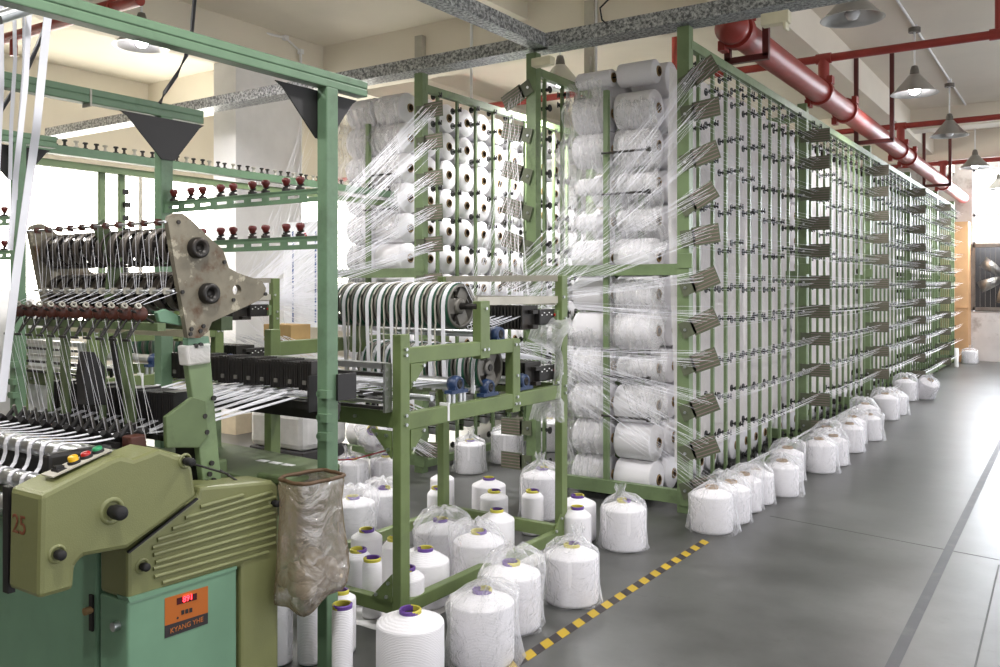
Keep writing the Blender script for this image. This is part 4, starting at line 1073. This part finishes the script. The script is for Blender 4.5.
# bed, side arms and the mossy upright of the drive side
part('bed', MB().box((-3.03, 1.83, .80), (.80, .56, .14)), M['moss'], loom, .01)
arm = P([(188, 364), (211, 358), (216, 420), (222, 486), (204, 490), (197, 430)], -2.522)
part('side_arm', MB().prism(arm, (-.03, 0, 0)), M['post'], loom, .004)
part('arm_plate', MB().prism(P([(166, 417), (193, 397), (206, 401), (209, 436), (199, 448), (167, 448)], -2.515), (-.02, 0, 0)), M['moss'], loom, .004)
part('arm_bracket', MB().prism(P([(188, 338), (209, 336), (211, 350), (188, 348)], -2.52), (-.03, 0, 0)), M['mint'], loom, .003)
part('plastic_wrap', MB().prism(P([(186, 346), (211, 343), (211, 363), (188, 366)], -2.512), (-.05, 0, 0)), M['film'], loom, .006)
bl = MB()
for u, v in ((204, 416), (206, 432), (209, 474), (206, 482), (211, 463), (195, 346), (200, 345), (213, 480), (213, 398)):
    p = fx(u, v, -2.52); bl.cyl(p, p + Vector((.008, 0, 0)), .009, 8)
part('bolt', bl, M['blacksteel'], loom)['kind'] = 'stuff'
part('motor_bracket', MB().prism(P([(196, 447), (205, 447), (207, 492), (198, 494)], -2.56), (-.12, 0, 0)), M['black'], loom, .004)
# rear table
tb = [Vector((-2.5, 2.18, .79)), Vector((-2.5, 2.56, .79)), Vector((-3.4, 2.62, .79)), Vector((-3.4, 2.18, .79))]
part('rear_table', MB().prism(tb, (0, 0, -.05)), M['moss'], loom, .006)
part('table_apron', MB().box((-2.515, 2.37, .71), (.03, .37, .12)), M['moss'], loom)
part('table_bracket', MB().box((-2.47, 2.25, .80), (.16, .16, .035)), M['moss'], loom, .01)
part('tension_wire', MB().cyl(fx(190, 463, -2.42), fx(228, 474, -2.45), .004, 6).cyl(fx(220, 470, -2.5), fx(247, 487, -2.45), .004, 6), M['blacksteel'], loom)
for k in range(3): part('worn_label', MB().box((-2.80 + .075 * k, 2.42, .791), (.055, .03, .002)), M['white'], loom)
# weathered harness plates and wheel rows
outline = [(168, 222), (170, 216), (176, 213), (182, 213), (188, 217), (206, 234), (223, 250), (226, 259), (229, 268), (238, 273), (262, 281), (266, 288), (265, 295), (258, 301), (212, 322), (208, 332), (200, 338), (188, 338), (185, 320), (176, 270)]
XP = -2.50
hc = fx(237, 290, XP); op = P(outline, XP); ki = outline.index((258, 301))
a0 = math.atan2(op[ki].z - hc.z, op[ki].y - hc.y)
sgn = -1 if sum(op[i - 1].y * op[i].z - op[i].y * op[i - 1].z for i in range(len(op))) > 0 else 1
ring = [hc + Vector((0, .019 * math.cos(a0 + sgn * 2 * PI * j / 24), .019 * math.sin(a0 + sgn * 2 * PI * j / 24))) for j in range(25)]
o = part('harness_plate', MB().prism(op[:ki + 1] + ring + op[ki:], (-.022, 0, 0)), M['plate'], loom); o['label'] = 'weathered grey plate with rust stains'
o2 = part('harness_plate', MB().prism([p + Vector((-.865, 0, 0)) for p in P(outline, XP)], (-.022, 0, 0)), M['plate'], loom, .003)
for (u, v) in ((196, 248), (207, 293.5)):
    c = fx(u, v, XP)
    h = part('axle_hub', MB().lathe([(.016, .022), (.022, .028), (.026, .030), (.034, .028), (.036, .02), (.036, 0)], 24, frame(c, (1, 0, 0))).lathe([(.016, .022), (.014, .008), (.001, .008)], 24, frame(c, (1, 0, 0))), M['blacksteel'], o)
bl = MB()
for u, v in ((178, 222), (182, 292), (191, 329), (200, 331), (265, 294), (224, 262), (190, 334), (233, 300), (203, 326)):
    p = fx(u, v, XP); bl.cyl(p, p + Vector((.006, 0, 0)), .007, 8)
part('bolt', bl, M['blacksteel'], o)
part('mid_plate', MB().prism([p + Vector((-.43, 0, 0)) for p in P([(168, 222), (178, 213), (190, 232), (196, 262), (190, 300), (180, 300), (183, 262)], XP)], (-.01, 0, 0)), M['moss'], loom, .002)
def wheel(x, y, z, r, spokes=9):
    m = Matrix.Translation((x, y, z)) @ Matrix.Rotation(PI / 2, 4, 'Y')
    w = MB().lathe([(r * .88, -.016), (r, -.018), (r * 1.02, -.010), (r * .97, 0), (r * 1.02, .010), (r, .018), (r * .88, .016), (r * .88, -.016)], 28, m)
    w.cur = 1; w.lathe([(.014, -.036), (.030, -.036), (.030, .036), (.014, .036)], 14, m)
    for k in range(spokes):
        a = 2 * PI * k / spokes + x * 40
        w.bar(m @ Vector((.02 * math.cos(a), .02 * math.sin(a), 0)), m @ Vector((r * .93 * math.cos(a), r * .93 * math.sin(a), 0)), .008, .014)
    return part('harness_wheel', w, [M['wheelrim'], M['wheelgrey']], loom)
M['wheelrim'] = mat('worn_wheel_rim', (96, 90, 84), .38, .6, dirt=(60, 54, 50), dirt_amt=.6, dscale=14)
M['wheelgrey'] = mat('oily_wheel_metal', (46, 42, 40), .4, .5, dirt=(90, 84, 78), dirt_amt=.5, dscale=12)
ax1, ax2 = fx(196, 248, XP), fx(207, 293.5, XP)
for k in range(11):
    x = XP - .07 - .0745 * k
    wheel(x, ax1.y - .02, ax1.z + .005, .066); wheel(x - .03, ax2.y - .02, ax2.z + .004, .066, 7)
    wheel(x - .03, ax2.y + .11, ax2.z + .02, .060, 7)
part('axle', MB().cyl((XP - .87, ax1.y, ax1.z), (XP, ax1.y, ax1.z), .014, 12).cyl((XP - .87, ax2.y, ax2.z), (XP, ax2.y, ax2.z), .014, 12), M['blacksteel'], loom)
# eyelet rods
e1a, e2a = fx(168, 222, XP), fx(176, 291, XP)
for i, e_ in enumerate((e1a, e2a)):
    part('eyelet_rod', MB().cyl((XP - .865, e_.y - .01, e_.z), (XP, e_.y - .01, e_.z), .0045, 8), M['chrome'], loom)
    for k in range(11):
        x = XP - .05 - .0745 * k
        part('eyelet', MB().lathe([(.004, -.010), (.007, -.005), (.008, 0), (.007, .005), (.004, .010)], 10, Matrix.Translation((x, e_.y - .01, e_.z)) @ Matrix.Rotation(PI / 2, 4, 'Y')).box((x + .012, e_.y - .01, e_.z), (.004, .022, .022)), M['putty'] if i else M['brown'], loom)
# brown feed rollers on arms
rY, rZ = e2a.y - .10, fx(147, 313, -2.60).z
part('roller_bar', MB().box((-2.94, rY + .06, rZ - .045), (.84, .03, .025)), M['moss'], loom)
for k in range(11):
    x = -2.55 - .0745 * k
    ar = MB().cyl((x, rY + .05, rZ - .03), (x, rY - .03, rZ + .012), .005, 6).cyl((x - .016, rY - .005, rZ - .02), (x - .02, rY - .035, rZ - .085), .004, 6).cyl((x + .010, rY - .005, rZ - .02), (x + .004, rY - .04, rZ - .075), .0035, 6).box((x - .012, rY - .04, rZ - .085), (.035, .010, .008))
    o = part('feed_arm', ar, M['blacksteel'], loom)
    part('feed_roller', MB().lathe([(.001, -.011), (.022, -.011), (.025, -.006), (.025, .006), (.022, .011), (.001, .011)], 20, Matrix.Translation((x, rY, rZ)) @ Matrix.Rotation(PI / 2, 4, 'Y') @ Matrix.Rotation(.5, 4, 'X')), M['brown'], o)
    part('guide_ring', MB().lathe([(.006, -.004), (.011, -.004), (.011, .004), (.006, .004), (.006, -.004)], 12, Matrix.Translation((x + .014, rY - .015, rZ + .025)) @ Matrix.Rotation(1.1, 4, 'Y')), M['putty'], o)
part('roller_bracket', MB().prism(P([(157, 312), (166, 309), (184, 318), (183, 326), (160, 322)], -2.54), (-.02, 0, 0)), M['mint'], loom, .003)
part('cross_bar', MB().box((-3.03, 1.99, 1.335), (.86, .03, .025)), M['cream'], loom)
part('cross_bar', MB().box((-3.03, 2.08, 1.37), (.86, .05, .05)), M['moss'], loom)
# uprights in front of the heddles
for (u0, v0, u1, v1, w, mt) in ((44, 338, 51, 384, .028, 'post'), (60, 333, 66, 386, .055, 'moss'), (119, 338, 131, 398, .060, 'moss'), (98, 336, 103, 392, .028, 'moss')):
    a, e = fy(u0, v0, 1.83), fy(u1, v1, 1.83)
    part('upright', MB().bar(a + Vector((0, .02, .02)), Vector((e.x, e.y, 1.02)), .014, w, up=(1, 0, 0)), M[mt], loom, .003)
part('upright', MB().bar(fy(112, 336, 1.9), fy(122, 400, 1.9), .014, .02, up=(1, 0, 0)), M['black'], loom)
pk = P([(0, 0)] * 0 or [(84, 375), (88, 352), (94, 352), (105, 367), (106, 405), (86, 405)], -2.85)
part('heddle_guard', MB().prism(pk, (-.05, 0, 0)), M['black'], loom)
# heddle blocks, needle heads, take-up rollers
hz = 1.05
for k in range(11):
    x = -2.66 - .0745 * k
    hb = MB()
    for j in range(7): hb.box((x - .030 + .010 * j, 1.93, hz), (.0045, .11, .16))
    hb.box((x, 1.93, hz - .075), (.07, .13, .02)).box((x, 1.93, hz + .068 + .012 * (k % 3 == 0)), (.068, .10, .012))
    part('heddle_block', hb, M['black'], loom)
    hd = MB().box((x, 1.73, .985), (.045, .09, .04)).cyl((x - .02, 1.70, .99), (x - .02, 1.74, 1.04), .009, 8).cyl((x + .02, 1.69, 1.0), (x + .03, 1.66, 1.02), .012, 8).box((x + .01, 1.66, .985), (.06, .02, .018)).lathe([(.001, 0), (.02, .002), (.024, .014), (.018, .028), (.001, .03)], 12, Matrix.Translation((x - .005, 1.78, .995)))
    o = part('weaving_head', hd, M['black'], loom)
    part('needle_lever', MB().cyl((x + .012, 1.735, 1.0), (x + .022, 1.715, 1.055), .006, 8), M['grey'], o)
part('breast_bar', MB().box((-3.02, 1.62, .945), (.86, .10, .03)), M['blacksteel'], loom)
part('front_apron', MB().box((-3.02, 1.535, .90), (.86, .012, .16)), M['black'], loom)
for y, z, r in ((1.50, .985, .026), (1.44, .895, .027), (1.40, .83, .024), (1.60, .975, .012)):
    part('take_up_roller', MB().cyl((-3.45, y, z), (-2.50, y, z), r, 20), M['chrome'], loom)
part('roller_housing', MB().box((-2.49, 1.45, .91), (.04, .20, .22)), M['black'], loom, .01)
part('shaft_end', MB().box((-2.59, 1.70, .99), (.05, .06, .055)), M['brown'], loom, .006)
# tapes woven at the heads
for k in range(11):
    x = -2.66 - .0745 * k
    pts = [(x, 1.98, 1.0), (x, 1.72, 1.005), (x, 1.60, 1.002)] + [(x, 1.50 + .028 * math.cos(a), .985 + .028 * math.sin(a)) for a in (1.57, 2.1, 2.6, 3.14)] + [(x, 1.472, .957), (x - .003, 1.466, .932)] + [(x - .006, 1.44 + .029 * math.cos(a), .895 + .029 * math.sin(a)) for a in (.95, 1.5, 2.1, 2.7, 3.3, 3.9)]
    solo('woven_tape', MB().strip(pts, (.021, 0, 0), .001), M['ribbon'], 'narrow white tape coming off a weaving head over the bright take-up rollers', 'woven tape', (x, 1.5, 1.0), 'tapes on the take-up rollers')
# warp ribbons and drop-wire bank behind the heddles
wb = thing('drop_wire_stand', 'black bank of drop wires on the green posts between loom and feeder frame', 'warp stop', (-2.98, 2.45, .78))
for k in range(12):
    f = MB(); x0 = -3.48 + .082 * k
    for j in range(8): f.box((x0 + .0095 * j, 2.47, 1.150 + .008 * (j % 2)), (.0045, .12, .095 + .012 * (k % 2)))
    part('drop_wire_block', f, M['blacksteel'], wb)
    part('bar_end', MB().box((x0 + .035, 2.405, 1.128), (.02, .004, .016)), M['grey'], wb)
part('end_plate', MB().box((GX - .085, 2.45, 1.09), (.010, .16, .14)), M['black'], wb)
part('end_plate', MB().box((GX + .035, 2.455, 1.12), (.010, .10, .10)), M['black'], wb)
part('cross_rail', MB().box((-2.91, 2.47, 1.03), (.96, .04, .03)), M['blacksteel'], wb)
part('lower_bank', MB().box((-2.87, 2.5, 1.00), (.80, .05, .05)), M['blacksteel'], wb)
part('post', MB().box((-3.24, 2.52, .9), (.04, .05, .24)), M['post'], wb); part('post', MB().box((-2.52, 2.52, .9), (.04, .05, .24)), M['post'], wb)
for k in range(11):
    x = -2.66 - .0745 * k
    for j in (-1, 1):
        xx = x + .018 * j
        pts = [(xx + .02, 2.78, 1.055 - .02 * j), (xx + .015, 2.45, 1.075 - .012 * j), (xx, 2.0, 1.02 - .01 * abs(j))]
        solo('warp_ribbon', MB().strip(pts, (.027, 0, 0), .0012), M['ribbon'], 'white warp ribbon running from the black drop wires to a weaving head', 'warp ribbon', pts[1], 'warp ribbons behind the heddles')
# fine threads of the loom
b = MB()
for k in range(11):
    x = XP - .05 - .0745 * k; xr = -2.55 - .0745 * k
    thr(b, (x, e1a.y - .015, e1a.z), (x + .004, e2a.y - .02, e2a.z), .0011); thr(b, (x + .02, e1a.y, e1a.z), (x + .01, e2a.y - .02, e2a.z), .0009)
    thr(b, (x, e2a.y - .02, e2a.z), (xr + .012, rY - .015, rZ + .03), .0012); thr(b, (x + .03, ax1.y - .09, ax1.z), (x - .01, e2a.y, e2a.z), .0009)
    thr(b, (x + .04, ax2.y - .06, ax2.z + .02), (xr + .02, rY, rZ + .03), .0011)
    thr(b, (xr, rY - .03, rZ - .02), (xr, rY + .04, 1.03), .0010); thr(b, (xr + .01, rY - .04, rZ - .08), (xr + .02, rY + .05, 1.02), .0009)
    thr(b, (xr - .01, rY - .04, rZ - .08), (xr + .005, rY + .02, 1.0), .0008)
    for j in range(5):
        thr(b, (-2.66 - .0745 * k - .025 + .0125 * j, 1.98, 1.06), (-2.66 - .0745 * k + .004 * j, 1.76, 1.0), .0009)
solo('yarn_sheet', b, M['thread'], 'fine white threads led through the eyelets and rollers of the loom', 'threads', (-2.9, 1.9, 1.4), kind='stuff')
# waste sack
M['rim'] = mat('dirty_rolled_rim', (92, 70, 48), .6)
b = MB(); rnd = random.Random(21); n = 36; rows = []
cx, cy = -2.308, 2.219
for k, (z, wx, wy) in enumerate(((.815, .085, .105), (.80, .088, .112), (.74, .085, .110), (.64, .088, .114), (.54, .092, .118), (.47, .094, .122), (.425, .090, .118), (.402, .076, .10), (.392, .03, .05), (.390, .004, .006))):
    row_ = []
    for i in range(n):
        a = 2 * PI * i / n; sq = (abs(math.cos(a)) ** 4 + abs(math.sin(a)) ** 4) ** -.25
        w = 1 + .05 * math.sin(4 * a + k * .7) + .035 * math.sin(9 * a + 2 + k) + rnd.uniform(-.02, .02)
        row_.append((cx + wx * sq * w * math.cos(a), cy + wy * sq * w * math.sin(a), z + .012 * math.sin(3 * a + k) * (k > 1) - .04 * (math.sin(a) < 0) * (k > 4) * abs(math.sin(a))))
    rows.append(row_)
vs = [p for r in rows for p in r]; fs = [(k * n + i, k * n + (i + 1) % n, (k + 1) * n + (i + 1) % n, (k + 1) * n + i) for k in range(len(rows) - 1) for i in range(n)]
b.add(vs, fs, True)
ws = thing('waste_sack', 'dirty clear waste sack of yarn scraps hanging at the end of the loom', 'sack', (cx, cy, .385))
part('sack_film', b, M['wbag'], ws)
part('rolled_rim', MB().tube([Vector(p) + Vector((0, 0, .006)) for p in rows[0]] + [Vector(rows[0][0]) + Vector((0, 0, .006))], .007, 8), M['rim'], ws)
lb = MB(); rnd = random.Random(5)
for k in range(16):
    c = Vector((cx + rnd.uniform(-.055, .055), cy + rnd.uniform(-.08, .08), .435 + .09 * (k / 16) + rnd.uniform(-.01, .01))); m = Matrix.Translation(c) @ Matrix.Rotation(rnd.random() * 6, 4, 'X') @ Matrix.Rotation(rnd.random() * 6, 4, 'Z')
    lb.lathe([(.001, -.03), (.024, -.022), (.036, -.002), (.028, .02), (.001, .03)], 12, m)
o = part('yarn_scraps', lb, M['lint'], ws); o['kind'] = 'stuff'
# ================================================================== things behind the looms
t = thing('wrapped_bale', 'white wrapped bale on a dark pallet seen under the green frame', 'bale', (-5.35, 5.0, 0))
part('bale', MB().box((-5.35, 5.0, .37), (.62, .5, .30)), M['sack'], t, .05); part('pallet', MB().box((-5.35, 5.0, .11), (.62, .5, .22)), M['pallet'], t, .01)
b = MB().lathe([(.001, 0), (.3, .02), (.38, .2), (.37, .55), (.32, .8), (.18, .92), (.12, .98), (.001, 1.0)], 24, Matrix.Translation((-6.15, 3.05, .5)))
solo('white_sack', b, M['sack'], 'bulging white sack at the left edge behind the hanging tapes', 'sack', (-6.15, 3.05, .5))
solo('sack_stand', MB().box((-6.15, 3.05, .25), (.8, .8, .5)), M['card'], 'low box under the bulging white sack', 'box', (-6.15, 3.05, 0), bevel=.01)
nb = thing('notice_board', 'white notice board with blue printed lines behind the fanning threads', 'board', (-5.62, 5.38, 1.5))
part('board', MB().box((-5.66, 5.36, 1.62), (.52, .015, .92)), M['notice'], nb)
pl = MB()
for x in (-5.80, -5.52): pl.box((x, 5.351, 1.60), (.016, .003, .80))
part('print', pl, M['navy'], nb)
part('print', MB().cyl((-5.66, 5.353, 1.95), (-5.66, 5.35, 1.95), .035, 20), M['btn_r'], nb)
solo('cardboard_box', MB().box((-5.05, 4.6, 1.16), (.30, .2, .13)), M['card'], 'flat cardboard box among threads behind the gantry post', 'box', (-5.05, 4.6, 1.1), bevel=.004)
solo('curtain', MB().prism([(-10.38 + .05 * math.sin(k * .9), 2.0 + .12 * k, .9) for k in range(24)] + [(-10.33 + .05 * math.sin(k * .9), 2.0 + .12 * k, .9) for k in range(23, -1, -1)], (0, 0, 2.2)), M['curtain'] if 'curtain' in M else M['film'], 'pale curtain hanging across the left windows', 'curtain', (-10.35, 3.4, .9))
# ================================================================== light and camera
w = bpy.data.worlds.new('daylight'); SC.world = w; w.use_nodes = True
bg = w.node_tree.nodes['Background']; bg.inputs['Color'].default_value = (.95, .955, 1, 1); bg.inputs['Strength'].default_value = 1.15
cam = bpy.data.cameras.new('camera'); cam.sensor_width = 36; cam.lens = FOC / 1000 * 36; cam.clip_end = 100
cam.shift_y = -(333.5 - HZ) / 1000
co = bpy.data.objects.new('camera', cam); C.objects.link(co); co.location = (0, 0, EYE)
co.rotation_euler = (PI / 2, 0, TH); SC.camera = co
vs_ = SC.view_settings; vs_.view_transform = 'Standard'; vs_.look = 'None'; vs_.gamma = 1; vs_.use_curve_mapping = False; vs_.exposure = 0.78
cy_ = SC.cycles
cy_.transparent_max_bounces = 24; cy_.max_bounces = 7; cy_.diffuse_bounces = 4; cy_.glossy_bounces = 3; cy_.transmission_bounces = 4
cy_.sample_clamp_indirect = 6; cy_.caustics_reflective = False; cy_.caustics_refractive = False
cy_.use_denoising = True
